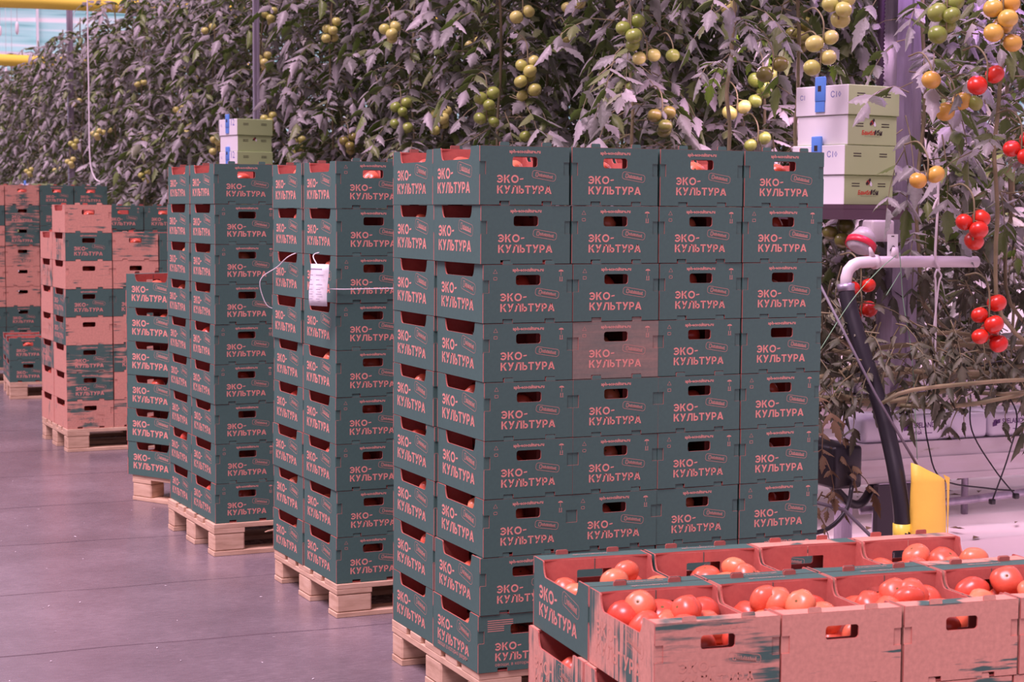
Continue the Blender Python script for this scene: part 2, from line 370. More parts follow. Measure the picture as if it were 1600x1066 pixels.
# ---------------------------------------------------------------- tomatoes
def tomato_mesh(seed, m, lobes=5, amp=.045, squash=.80, nu=18, nv=11, scar=True):
    r = random.Random(seed); b = MB(); vs = []; fs = []; ph = r.uniform(0, 6); 
    for j in range(nv+1):
        th = .09*j if j < 2 else .09 + (PI-.09)*(j-1)/(nv-1)
        for i in range(nu):
            a = 2*PI*i/nu; s = math.sin(th)
            rad = 1 + amp*math.cos(lobes*a+ph)*s*s + amp*.5*math.cos(2*a+ph*2)*s
            z = math.cos(th)*squash - (.10*math.exp(-(th/.30)**2)) + .05*math.exp(-((PI-th)/.3)**2)
            vs.append((rad*s, 0, 0) and (rad*s*math.cos(a)*.5, rad*s*math.sin(a)*.5, z*.5))
    for j in range(nv):
        for i in range(nu): fs.append((j*nu+i, (j+1)*nu+i, (j+1)*nu+(i+1) % nu, j*nu+(i+1) % nu))
    mi = [1 if (scar and k < nu) else 0 for k in range(len(fs))]
    b.add(vs, fs, mi, True)
    return b.mesh('tomato', [m, M_SCAR])
TOMS = [tomato_mesh(k, M_TOM, (5, 6, 4, 7, 5)[k], (.05, .04, .06, .035, .02)[k], (.80, .74, .84, .78, .88)[k]) for k in range(5)]
def tomato(loc, d, label, group, rng):
    o = link('tomato', rng.choice(TOMS), None, loc)
    o.scale = (d, d, d); o.rotation_euler = (rng.uniform(-1.1, 1.1), rng.uniform(-1.1, 1.1), rng.uniform(0, 6.28))
    return tag(o, label, 'tomato', group)
HEAP = MB()          # the rest of the crates' contents, far beyond the countable ones
def low_tomato(c, d):
    vs = []; fs = []; nu, nv = 10, 6; o = Vector(c)
    for j in range(nv+1):
        th = PI*j/nv
        for i in range(nu): vs.append(o + Vector((math.sin(th)*math.cos(2*PI*i/nu), math.sin(th)*math.sin(2*PI*i/nu), math.cos(th)*.85))*d*.5)
    for j in range(nv):
        for i in range(nu): fs.append((j*nu+i, (j+1)*nu+i, (j+1)*nu+(i+1) % nu, j*nu+(i+1) % nu))
    HEAP.add(vs, fs, 0, True)
def local(cr, p):
    c, s = math.cos(cr[1]), math.sin(cr[1]); return (cr[0][0]+p[0]*c-p[1]*s, cr[0][1]+p[0]*s+p[1]*c, cr[0][2]+p[2])

# ---------------------------------------------------------------- pallets
def pallet_part(a, b_, r=.002):
    b = MB(); b.rbox(a, b_, r, 0, 1)
    for i in range(len(b.sm)): b.sm[i] = False
    return b
def make_pallet(label, loc, rz, h):
    t = thing('wooden_pallet', label, 'pallet', loc, rz, 'wooden pallets under the crate stacks'); k = h/.144
    for y, wd in ((0, .145), (.185, .10), (.3275, .145), (.515, .10), (.655, .145)): pallet_part((0, y, .122*k), (1.2, y+wd, .144*k)).build('deck_board', M_WOOD, t)
    for x, wd in ((0, .145), (.5275, .145), (1.055, .145)): pallet_part((x, 0, .1*k), (x+wd, .8, .122*k)).build('stringer_board', M_WOOD, t)
    for y, wd in ((0, .10), (.3275, .145), (.70, .10)):
        pallet_part((0, y, 0), (1.2, y+wd, .022*k)).build('skid_board', M_WOOD, t)
        for x in (0, .5275, 1.055): pallet_part((x+.001, y+.001, .022*k), (x+.144, y+wd-.001, .1*k), .006).build('block', M_WOOD, t)
    return t

# ---------------------------------------------------------------- the setting
def setting():
    m = mat('polished_concrete', (.3, .25, .26), .38); co = objco(m)
    n1 = noise(m, co, 1.3, 6, .65); n2 = noise(m, mapping(m, co, (1, 3, 1), False), 22, 5, .6)
    a = N(m, 'ShaderNodeMath', operation='MULTIPLY_ADD'); L(m, n2, a.inputs[0]); a.inputs[1].default_value = .45; L(m, n1, a.inputs[2])
    col = ramp(m, a.outputs[0], [(.45, (.125, .098, .108)), (.72, (.175, .142, .155)), (.95, (.24, .20, .215))])
    base(m, col)
    rg = N(m, 'ShaderNodeMapRange'); L(m, n2, rg.inputs['Value']); rg.inputs['To Min'].default_value = .17; rg.inputs['To Max'].default_value = .36
    L(m, rg.outputs[0], m.node_tree.nodes['Principled BSDF'].inputs['Roughness'])
    mj = mat('floor_joint_filler', (.10, .07, .08), .8)
    b = MB(); b.box((-14, -9, -.2), (1.45, 70, 0), 0)
    tag(b.build('floor', m), kind='structure')
    b = MB()
    for y0, dd in ((5.65, .004), (4.555, .006), (3.46, .006), (2.38, .004), (1.344, .007), (.25, .004), (-.85, .005), (6.75, .004), (7.9, .004)):
        pts = [(-9+.125*i, y0 + .012*math.sin(i*.35+y0*3) + .006*math.sin(i*1.45+y0), .0006) for i in range(84)]
        for i, (p, q) in enumerate(zip(pts, pts[1:])):
            d1 = dd*(.6+.4*math.sin(i*1.1+y0)); b.add([(p[0], p[1]-d1, p[2]), (q[0], q[1]-dd*.6, q[2]), (q[0], q[1]+dd*.6, q[2]), (p[0], p[1]+d1, p[2])], [(0,1,2,3)], 0)
    tag(b.build('floor_joint_line', mj), kind='structure')
    # white ribbed ground film between the growing rows
    b = MB(); nx, ny = 30, 420; vs = []; fs = []
    for j in range(ny+1):
        y = -2.5 + 14*j/ny
        for i in range(nx+1):
            x = 1.45 + 9*i/nx
            z = .012 + .028*(.5+.5*math.sin(y*19 + .5*math.sin(x*1.3)))**3 + .012*math.sin(y*6.1+x*.8)
            vs.append((x, y, max(z, .001)))
    for j in range(ny):
        for i in range(nx): fs.append((j*(nx+1)+i, j*(nx+1)+i+1, (j+1)*(nx+1)+i+1, (j+1)*(nx+1)+i))
    b.add(vs, fs, 0, True); tag(b.build('ground_film', M_FILM), kind='structure')
    b = MB(); b.box((1.45, 11.5, -.2), (26, 70, .01), 0); b.box((1.45, -9, -.2), (26, 11.5, -.005), 0); tag(b.build('ground_film_base', M_FILM), kind='structure')
    # far greenhouse wall: pale teal glazing with level shading screens
    mg = mat('teal_glazing', (.30, .66, .70), .3); co = objco(mg)
    wv = noise(mg, mapping(mg, co, (.15, 1, 3.2), False), 1.0, 3, .6)
    base(mg, ramp(mg, wv, [(.34, (.12, .42, .40)), (.44, (.38, .84, .78)), (.58, (.58, .95, .90)), (.68, (.92, .99, .97))]))
    b = MB(); b.box((-30, 62, 0), (60, 62.3, 14), 0); tag(b.build('wall_back', mg), kind='structure')
    mf = mat('white_glazing_bar', (.75, .78, .8), .4); b = MB()
    for i in range(46): x = -30 + 2*i; b.box((x, 61.9, 0), (x+.08, 62.0, 14), 0)
    for z in (3, 5, 7, 9, 11, 13): b.box((-30, 61.88, z), (60, 61.98, z+.1), 0)
    tag(b.build('wall_back_bars', mf), kind='structure')
setting()

# ---------------------------------------------------------------- crate stacks
ORD = ['', 'top', 'second', 'third', 'fourth', 'fifth', 'sixth', 'seventh', 'eighth', 'ninth']
LOOK = {'green': 'dark green printed', 'faded': 'faded brownish green', 'mid': 'green streaky', 'worn': 'scuffed half bare', 'kraft': 'bare brown'}
FILL = []       # (loc, rz, top?, rank) of crates to be filled
def stack_at(S, lx, ly, z, rz_extra=0.0):
    x, y, r = S; c, s = math.cos(r), math.sin(r)
    return (x+lx*c-ly*s, y+lx*s+ly*c, z), r+rz_extra
rj = random.Random(11)
def lay(S, b0, level, nlev, cx, cy, types, where, group, extra=0, off=0, rank=1, n_layers=None):
    """one crate; cx, cy are column numbers; level 0 is the lowest layer"""
    loc, rz = stack_at(S, cx*.303+.1515+off+rj.uniform(-.0012, .0012), cy*.403+.2015+rj.uniform(-.002, .002), b0+level*CH, math.radians(rj.uniform(-.35, .35)))
    row = (n_layers or nlev) - level
    lab = f"{LOOK[types[0]]} crate, {'top' if row == 1 else ORD[row]+'-from-top'} layer, {where.replace('second front column', 'second column') if 'brownish' in LOOK[types[0]] or 'half' in LOOK[types[0]] or 'mostly' in where else where}"
    o = crate(lab, group, loc, rz, types, extra); FILL.append((loc, rz, level == nlev-1, rank, lab)); return o
G4 = ('green',)*4
CN = ['first', 'second', 'third', 'fourth']
SA = (0, 0, 0); BA = .144
ROWOFF = [-.007, -.001, .007, .010, .012, .012, .011, .001, -.001]
for k in range(9):
    row = k+1; lv = 8-k; ro = ROWOFF[k]
    for c in range(4):
        ty = G4; ex = 0 if (k*3+c*5) % 7 in (0, 3) or k == 0 else 1
        if k == 3 and c == 1: ty = ('faded', 'green', 'green', 'green'); ex = 1
        if k == 8 and c == 0: ex = 2
        lay(SA, BA, lv, 9, c, 0, ty, f"{CN[c]} front column of the widest tall stack", 'crates in the widest tall stack', ex, [ro, ro*.5, 0, 0][c], rank=0)
    lay(SA, BA, lv, 9, 0, 1, G4, 'back column of the widest tall stack', 'crates in the widest tall stack', 0, .002, rank=0)
SB = (.01825, 1.49164, .02566); BB = .1309
SCk = (-.10961, 2.86913, .03885); BC = .1476
for k in range(9):
    lv = 8-k
    for S, b0, nm, gr in ((SB, BB, 'stack with the white paper tag', 'crates in the stack with the paper tag'), (SCk, BC, 'stack beyond the tagged one', 'crates in the stack beyond the tagged one')):
        ex = (k*5+int(b0*1000)) % 3 != 0
        lay(S, b0, lv, 9, 0, 0, G4, 'front corner of the ' + nm, gr, int(ex), rj.uniform(-.003, .003), rank=0)
        lay(S, b0, lv, 9, 0, 1, G4, 'back corner of the ' + nm, gr, 0, rj.uniform(-.006, .002), rank=0)
        lay(S, b0, lv, 9, 1, 0, G4, 'second front column of the ' + nm.replace('white ', ''), gr, int(ex), 0, rank=2)
# lower turned stack whose long sides face the camera
SD = (-.161, 4.615, math.radians(-60)); BD = .1375
for k in range(6):
    lv = 5-k; r = SD[2]
    # local x along the long side: the crate's long side faces local -y, so turn it a quarter
    cxl, cyl = .199+rj.uniform(-.004, .004), .15
    loc = (SD[0]+cxl*math.cos(r)-cyl*math.sin(r), SD[1]+cxl*math.sin(r)+cyl*math.cos(r), BD+lv*CH)
    lab = f"dark green crate, {ORD[k+1]+('-from-top' if k else '')} layer of the shorter stack turned sideways"
    crate(lab, 'crates in the shorter turned stack', loc, r+PI/2+math.radians(rj.uniform(-.6, .6)), G4, 0); FILL.append((loc, r+PI/2, k == 0, 1, lab))
# mostly brown stack
SE = (-.14752, 6.62434, .04379); BE = .1468
e_front = ['kraft', 'green', 'kraft', 'green', 'kraft', 'mid', 'mid', 'worn']; e_side = ['kraft', 'worn', 'kraft', 'mid', 'mid', 'kraft', 'kraft', 'kraft']
e_f2 = [None, 'worn', 'kraft', 'green', 'worn', 'mid', 'kraft', 'worn']; e_bk = [None, 'kraft', 'worn', 'kraft', 'worn', 'mid', 'kraft', 'kraft']
for k in range(8):
    lv = 7-k; gr = 'crates in the mostly brown stack'
    lay(SE, BE, lv, 8, 0, 0, (e_front[k], 'kraft', e_side[k], 'kraft'), 'front corner of the mostly brown stack', gr, 0, rank=1)
    if e_f2[k]:
        lay(SE, BE, lv, 8 if k else 7, 1, 0, (e_f2[k], 'kraft', 'kraft', 'kraft'), 'second front column of the mostly brown stack', gr, 0, rank=1, n_layers=8)
        lay(SE, BE, lv, 8 if k else 7, 0, 1, (e_bk[k], 'kraft', e_bk[k], 'kraft'), 'back corner of the mostly brown stack', gr, 0, rank=2, n_layers=8)
        lay(SE, BE, lv, 8 if k else 7, 2, 0, G4, 'third front column of the mostly brown stack', gr, 0, rank=2, n_layers=8)
# stack behind the brown one
SF = (.403, 8.30, math.radians(2.4)); BF = .144
for lv in range(8):
    for c in range(3):
        lay(SF, BF, lv, 8, c, 0, G4, f"{CN[c]} column of the stack behind the brown crates", 'crates behind the mostly brown stack', 1, rank=2)
# far wide stack and the low pair before it
SG = (.117, 11.391, math.radians(2.68)); BG = .1435
g_t = [['kraft', 'green', 'kraft', 'worn', 'kraft', 'kraft', 'green', 'green', 'green'], ['worn', 'mid', 'mid', 'worn', 'kraft', 'kraft', 'green', 'green', 'green'],
       ['green']*9, ['green']*9]
for lv in range(9):
    for c in range(-1, 3):
        ty = g_t[c+1][8-lv]
        lay(SG, BG, lv, 9, c, 0, (ty, 'kraft', ty, 'kraft'), f"{CN[c+1]} column of the far wide stack", 'crates in the far wide stack', 0, rank=2)
SH = (-.046, 10.02, math.radians(-4)); BH = .139
for lv in range(2):
    for c in range(-1, 2):
        lab = f"{'green' if lv else 'dark green'} {'open top' if lv else 'bottom'} crate of the low pair layers, {('outer', 'middle', 'inner')[c+1]} one, before the far stack"
        loc, rz = stack_at(SH, c*.303+.15 + (-.75 if c < 0 else 0)*0, .2 if c >= 0 else .605, BH+lv*CH) if c >= 0 else stack_at(SH, .15, .605, BH+lv*CH)
        crate(lab, 'low pair of layers before the far stack', loc, rz, G4, 0); FILL.append((loc, rz, lv == 1, 2, lab))
# low open crates in front
SI = (-.274, -1.663, math.radians(-4.97)); BI = .144
top_f = [('worn', 'green', 'worn', 'kraft'), ('kraft', 'green', 'kraft', 'green'), ('kraft', 'green', 'kraft', 'green'), ('kraft', 'green', 'worn', 'kraft')]
top_b = [('green', 'green', 'green', 'green'), ('green', 'green', 'green', 'mid'), ('green', 'kraft', 'worn', 'worn'), ('kraft', 'worn', 'worn', 'kraft')]
names_f = ['scuffed brown open crate with green scrape marks, front corner of the low stack', 'plain bare brown open crate of tomatoes, second along the low front row',
           'bare brown open crate with thin green scratches, third along the low front row', 'bare brown open crate of tomatoes at the end of the low front row']
names_b = ['dark green open crate with big lettering, aisle corner of the low back row', 'open crate with few tomatoes, second along the low back row',
           'nearly empty open crate, third along the low back row', 'open brown crate by the yellow paper, end of the low back row']
OPEN = []
for lv in range(3):
    for c in range(4):
        for row in (0, 1):
            dx = (-.012 if lv == 1 else 0)
            loc, rz = stack_at(SI, c*.303+.1515+dx, row*.403+.2015, BI+lv*CH, math.radians(rj.uniform(-.3, .3)))
            if lv == 2:
                lab = (names_f if row == 0 else names_b)[c]; o = crate(lab, 'open crates on the low stack', loc, rz, (top_f if row == 0 else top_b)[c], 0)
                OPEN.append((loc, rz, row, c))
            else:
                ty = ('worn', 'kraft', 'worn', 'kraft') if (c+lv+row) % 2 else ('kraft', 'worn', 'worn', 'kraft')
                if lv == 0 and row == 1 and c > 0: continue
                lab = f"scuffed brown crate, {'middle' if lv else 'bottom'} layer of the low stack, {CN[c]} in the {'back' if row else 'front'} row"
                crate(lab, 'crates under the open ones', loc, rz, ty, 0); FILL.append((loc, rz, False, 2, lab))

for lab, S, b0, dx, dy in (('pale wooden pallet under the widest tall crate stack', SA, BA, .004, .01), ('wooden pallet under the stack with the white paper tag', SB, BB, .0, -.005),
        ('wooden pallet with a splintered board under the stack beyond the tagged one', SCk, BC, -.01, -.005), ('pale wooden pallet under the mostly brown crates', SE, BE, 0, -.005),
        ('wooden pallet under the crates behind the brown stack', SF, BF, 0, 0), ('wooden pallet under the far wide stack', SG, BG, -.3, 0),
        ('wooden pallet under the low pair of layers by the far stack', SH, BH, 0, -.005), ('wooden pallet under the low open crates in front', SI, BI, .004, .003)):
    loc, rz = stack_at(S, dx, dy, 0); pt_ = make_pallet(lab, loc, rz, b0-.0005)
    if 'splintered' in lab:
        b = MB(); vs = [(.235, -.016, .098), (.42, -.012, .118), (.42, -.001, .120), (.235, -.006, .0985), (.25, -.016, .104), (.42, -.012, .130), (.42, -.001, .130), (.25, -.006, .1045)]
        b.add(vs, [(0,3,2,1), (4,5,6,7), (0,1,5,4), (1,2,6,5), (2,3,7,6), (3,0,4,7)], 0); b.build('splinter', M_WOOD, pt_)
loc, rz = stack_at(SD, .03, .01, 0); make_pallet('wooden pallet showing one block under the shorter turned stack', loc, rz, BD-.0005)

# tomatoes in the open crates: (crate, list of local positions)
rt = random.Random(5)
ordc = ['front corner scuffed crate', 'second front crate', 'third front crate', 'end front crate', 'green corner crate at the back', 'second back crate', 'third back crate', 'end back crate']
fillz = {(0,0): .148, (0,1): .150, (0,2): .152, (0,3): .152, (1,0): .150, (1,1): .138, (1,2): .112, (1,3): .150}
for loc, rz, row, c in OPEN:
    top = fillz[(row, c)]; nm = ordc[c + 4*row]
    lab = f"ripe tomato heaped in the {nm} of the low stack"; grp = f"tomatoes in the {nm}"
    for layer in range(2):
        z = .042 if layer == 0 else top-.040
        nx, ny = 3, 4
        for i in range(nx):
            for j in range(ny):
                d = rt.uniform(.076, .094)
                x = (i-1)*.088 + rt.uniform(-.012, .012); y = (j-1.5)*.071 + rt.uniform(-.008, .008)
                zz = z + (rt.uniform(-.016, .016) if layer else rt.uniform(-.004, .004))
                if layer and (row, c) == (1, 2) and j != 3 and rt.random() < .7: continue
                if layer and rt.random() < .08: continue
                tomato(local((loc, rz), (x, y, zz)), d, lab, grp, rt)
    if (row, c) != (1, 2):
        for _ in range(3 if row == 0 else 2):
            tomato(local((loc, rz), (rt.uniform(-.08, .08), rt.uniform(-.09, .10), top+.002)), rt.uniform(.068, .084), lab, grp, rt)
# tomatoes showing through the hand holes and side openings of stacked crates
for loc, rz, top, rank, lab in FILL:
    short = lab.split(' crate, ')[1] if ' crate, ' in lab else lab
    hz = .105 if top else rt.uniform(.085, .118)
    if rank == 0:
        l2 = f"tomato in the {short}"; 
        l2 = ' '.join(l2.split()[:16])
        tomato(local((loc, rz), (rt.uniform(-.03, .03), -.104, hz)), rt.uniform(.074, .084), l2, 'tomatoes inside stacked crates', rt)
        tomato(local((loc, rz), (-.100, rt.uniform(-.07, .07), hz+rt.uniform(-.005, .02))), rt.uniform(.07, .08), l2, 'tomatoes inside stacked crates', rt)
    else:
        low_tomato(local((loc, rz), (rt.uniform(-.03, .03), -.104, hz)), .08); low_tomato(local((loc, rz), (-.100, rt.uniform(-.06, .06), hz+.012)), .076)
    for i in range(3):
        for j in range(4): low_tomato(local((loc, rz), ((i-1)*.088, (j-1.5)*.071, .046)), .08)
tag(HEAP.build('tomatoes', M_TOM), 'ripe tomatoes filling the lower depths of the stacked crates', 'tomatoes', None, 'stuff')

# ---------------------------------------------------------------- tag and string on the second stack
def paper_tag():
    t = thing('paper_tag', 'white paper delivery tag hanging on the second tall stack', 'tag', (-.034, 1.518, 1.198), math.radians(-62))
    b = MB(); vs = []; fs = []; n = 6
    for i in range(n+1):
        z = .158*i/n; o = .002 + .004*math.sin(i*.9)
        for x in (-.046, .049): vs += [(x, -o-.012+.006*(z/.158), z)]
    for i in range(n): fs.append((2*i, 2*i+1, 2*i+3, 2*i+2))
    b.add(vs, fs, 0, True)
    o = b.build('paper_sheet', M_WHITE, t); md = o.modifiers.new('thick', 'SOLIDIFY'); md.thickness = .0008
    b = MB(); rr = random.Random(2)
    b.box((-.03, -.0215, .136), (.03, -.0212, .142), 0)
    for i in range(6):
        z = .115 - .018*i; x = -.038
        b.box((x, -.0215, z), (x+rr.uniform(.012, .02), -.0212, z+.003), 0); b.box((x+.035, -.0215, z), (x+.035+rr.uniform(.015, .04), -.0212, z+.003), 0)
    b.build('printed_lines', mat('grey_print', (.35, .33, .42), .6), t)
paper_tag()
b = MB()
b.tube(smooth_path([(.05, 1.98, 1.40), (-.012, 2.02, 1.372), (-.02, 2.16, 1.325), (-.035, 2.31, 1.285), (-.045, 2.34, 1.25), (-.03, 2.345, 1.19), (-.005, 2.34, 1.15), (.05, 2.33, 1.14)], 5), .0022, 0, 6)
b.tube(smooth_path([(.05, 1.70, 1.40), (-.006, 1.70, 1.385), (-.010, 1.62, 1.34), (-.008, 1.52, 1.277), (.010, 1.4855, 1.262), (.3, 1.490, 1.262), (1.2, 1.512, 1.262)], 5), .0022, 0, 6)
tag(b.build('binding_string', M_STR), 'white string tied round the stack with the paper tag', 'string')

# ---------------------------------------------------------------- tomato plants
def leaf_verts(rng, L_, yaw, pitch, org, MBx, n_pair=3, mi=0, curl=1.0):
    """a drooping compound leaf, 2*n_pair+1 lobed leaflets on an arching stalk"""
    d = Vector((math.cos(yaw), math.sin(yaw), 0)); sd = Vector((-math.sin(yaw), math.cos(yaw), 0)); up = Vector((0, 0, 1))
    droop = rng.uniform(.5, 1.25)*curl
    def P(t):
        a = pitch - droop*t*.8
        return org + d*(L_*t*math.cos(pitch - droop*t*.45)) + up*(L_*t*math.sin(a))
    pts = [P(t) for t in (0, .35, .7, 1)]
    MBx.tube(pts, [.0035, .003, .002, .0012], 1, 3, False)
    def leaflet(o, dr, ll, wd):
        dr = dr.normalized(); sx = dr.cross(up); sx = sx.normalized() if sx.length > 1e-4 else sd
        roll = rng.uniform(-.7, .7); nrm = sx.cross(dr); sx2 = sx*math.cos(roll) + nrm*math.sin(roll); nr = sx2.cross(dr)
        prof = [(.0, .08), (.12, .62), (.17, .80), (.26, 1.0), (.34, .70), (.46, .92), (.53, .60), (.66, .68), (.74, .40), (.88, .22), (1, 0)]
        vs = []; bend = rng.uniform(.3, 1.25)*curl; fold = rng.uniform(.25, .95); cl = rng.uniform(.1, .8); tw = rng.uniform(-.5, .5)
        for t, wv in prof:
            c = o + dr*(ll*(t - .16*bend*t*t)) - up*(ll*.45*bend*t*t)
            a = tw*t; sx3 = sx2*math.cos(a) + nr*math.sin(a); nr3 = nr*math.cos(a) - sx2*math.sin(a)
            for sgn in (-1, 1):
                e = wd*wv*rng.uniform(.84, 1.14)
                m_ = c + sx3*(sgn*e*.52) + nr3*(-fold*e*.34); ed = c + sx3*(sgn*e*(1-.25*cl)) - nr3*(fold*e*.5 + cl*e*.55) + dr*(ll*.05*(1 if wv > .75 else 0))
                vs += [ed, m_] if sgn < 0 else [c, m_, ed]
        fs = []
        for i in range(len(prof)-1):
            for k in range(4): fs.append((5*i+k, 5*i+k+1, 5*i+k+6, 5*i+k+5))
        MBx.add(vs, fs, mi, True)
    for k in range(n_pair):
        t = .36 + .46*k/max(1, n_pair-1); o = P(t); tang = (P(t+.05)-P(t-.05)).normalized()
        for s in (-1, 1):
            dr = tang*.6 + sd*s*.85 + up*rng.uniform(-.15, .30)
            leaflet(o, dr, L_*rng.uniform(.28, .40), L_*rng.uniform(.09, .125))
    leaflet(P(.96), (P(1)-P(.9)), L_*rng.uniform(.36, .46), L_*rng.uniform(.11, .15))
def foliage_mesh(seed, z0, z1, n, spread=1.0, size=1.0):
    rng = random.Random(seed); b = MB()
    for i in range(n):
        z = z0 + (z1-z0)*(i+rng.random())/n; yaw = rng.uniform(0, 2*PI); r0 = rng.uniform(0, .12)*spread
        leaf_verts(rng, rng.uniform(.24, .40)*size, yaw, rng.uniform(-.5, .75), Vector((math.cos(yaw)*r0, math.sin(yaw)*r0, z)), b, rng.choice((2, 3, 3)))
    return b.mesh('foliage', [M_LEAF, M_STEM])
FOL = [foliage_mesh(100+k, 1.15, 3.75, 165, 1.3, .86) for k in range(6)]
FOLN = [foliage_mesh(200, 2.16, 3.3, 46, .8, .72), foliage_mesh(201, 2.22, 3.3, 40, .6, .70), foliage_mesh(202, 1.62, 3.3, 46, .7, .70), foliage_mesh(203, 1.45, 3.3, 70, 1, .8)]
FOLL = [foliage_mesh(300+k, .72, 3.7, 185, 1.3, .86) for k in range(2)]
def stem_mesh(seed, z0, z1, run=None):
    rng = random.Random(seed); b = MB(); n = 16
    pts = [(.02*math.sin(i*.9+seed)+rng.uniform(-.008, .008), .02*math.cos(i*.7+seed), z0+(z1-z0)*i/n) for i in range(n+1)]
    if run: pts = list(run) + pts[1:]
    b.tube(smooth_path(pts, 3), .008, 0, 7); return b.mesh('stem', [M_STEM])
STEMS = [stem_mesh(k, .70, 3.8) for k in range(4)]
FRUIT = {k: [tomato_mesh(40+i, TM[k], 4, .02, .90, 14, 9, False) for i in range(2)] for k in 'rgydo'}; FRUIT['R'] = FRUIT['r']
FRUIT_LOW = {k: tomato_mesh(60, TM[k], 4, .02, .90, 10, 7, False) for k in 'rgydo'}
plants = []      # (object, row, world position)
row_words = ['first', 'second', 'third', 'fourth', 'fifth', 'sixth', 'seventh']
pos_words = ['at the aisle end', 'second from the aisle', 'third from the aisle', 'fourth from the aisle', 'fifth from the aisle', 'sixth from the aisle', 'seventh from the aisle', 'eighth from the aisle', 'ninth from the aisle', 'tenth from the aisle']
rp = random.Random(21)
def plant(x, y, label, group, fol, stem=None, rz=None, sc=1.0):
    t = thing('tomato_plant', label, 'plant', (x, y, 0), 0, group)
    f = link('foliage', fol, t, (0,0,0), rp.uniform(0, 6.28) if rz is None else rz); f.scale = (sc, sc, rp.uniform(.97, 1.03))
    link('stem', stem or rp.choice(STEMS), t); plants.append((t, Vector((x, y, 0)))); return t
for k in range(28):
    y = .95 + 1.6*k
    if k == 0: continue
    n = {1: 9, 2: 10, 3: 10, 4: 9, 5: 8, 6: 6}.get(k, 4)
    for i in range(n):
        x = 1.78 + .36*i + rp.uniform(-.06, .06)
        yy = y + (.13 if i % 2 else -.13) + rp.uniform(-.05, .05)
        if k < 7: lab, gr = f"leafy tomato plant in the {row_words[k]} growing row back, {pos_words[i]}", 'tomato plants in the growing rows'
        else: lab, gr = 'dense tomato plant in the distant growing rows towards the far wall', 'tomato plants in the distant rows'
        plant(x, yy, lab, gr, FOLL[i % 2] if (k <= 3 and i >= 2) else FOL[rp.randrange(6)], None, None, rp.uniform(.95, 1.15))
# first row, beside the white card boxes; its bare lower stems lie along the gutter
near = [(1.64, 1.36), (1.98, 1.40), (2.22, .40), (2.40, 1.12), (2.48, .50), (2.80, .52), (2.82, 1.1), (3.2, .8)]
nlab = ['tomato plant at the aisle end of the first row beside the card boxes', 'tomato plant behind the pale card boxes, its leaves drooping over them', 'tomato plant with orange and red fruit in front of the steel column',
        'tomato plant behind the steel column', 'tomato plant with red fruit right of the column', 'tomato plant beyond the open end of the white pipe', 'tomato plant behind the edge of the first row', 'tomato plant far along the first row']
for i, (x, y) in enumerate(near):
    run = [(-.55+.07*(i % 3), .30*(.85-y)+.04*i-.1, .80+.03*(i % 3)), (-.3, .12*(.9-y)+.02, .83+.04*(i % 4)), (.05, .0, .84+.05*(i % 3)), (.35, .1*(.8-y), .90+.02*i), (.30, .05, 1.0), (.05, .02, 1.18), (0, 0, 1.4)]
    st = stem_mesh(70+i, 1.42, 3.4, run)
    plant(x, y, nlab[i], 'tomato plants of the first row', FOLN[(0, 1, 2, 3, 2, 2, 3, 3)[i]], st, None, 1.0)
tp = plants[-len(near):]
# low leafy growth and dried leaves on the end plants
rng = random.Random(4)
def low_leaves(pi, spots, mi=0, size=.26, seed=1):
    rg = random.Random(seed); b = MB(); o = tp[pi][1]
    for (x, y, z, n) in spots:
        for _ in range(n): leaf_verts(rg, rg.uniform(.6, 1.1)*size, rg.uniform(0, 6.28), rg.uniform(-1.2, .3), Vector((x+rg.uniform(-.12, .12), y+rg.uniform(-.12, .12), z+rg.uniform(-.10, .10)))-o, b, 2, mi)
    return b
for pi, spots, size, seed, mt in ((0, [(1.80,.72,.95,10), (1.72,.82,.82,10), (1.70,.95,1.05,10), (1.90,.72,1.02,8), (1.75,.85,1.2,8), (1.62,.8,.9,6)], .22, 3, M_LEAFD), (2, [(2.05,.66,.98,12), (2.22,.62,1.0,10), (2.1,.74,.90,10), (1.95,.7,1.06,8)], .22, 5, M_LEAFD),
        (4, [(2.42,.66,.92,8), (2.6,.72,1.0,8), (2.5,1.0,1.25,10), (2.35,1.2,1.4,10), (2.3,.7,.84,5)], .22, 6, M_LEAFD), (3, [(2.2,1.45,1.3,14), (2.5,1.45,1.45,12), (2.0,1.45,1.35,12), (2.65,1.4,1.2,10), (1.75,1.45,1.4,12), (2.3,1.5,1.1,12), (1.8,1.5,1.1,10)], .26, 8, M_LEAFD),
        (6, [(2.8,1.35,1.4,14), (2.9,1.3,1.15,12), (2.6,1.3,1.6,10), (3.1,1.3,1.3,10)], .26, 9, M_LEAFD), (1, [(1.9,1.5,1.7,12), (2.2,1.5,1.75,14), (2.5,1.45,1.8,14), (2.45,1.4,2.0,12), (1.7,1.5,1.6,8)], .26, 15, M_LEAFD)):
    low_leaves(pi, [(x, y, z+.07, n) for x, y, z, n in spots], 0, size*.86, seed).build('low_leaves', [mt, M_STEM], tp[pi][0])
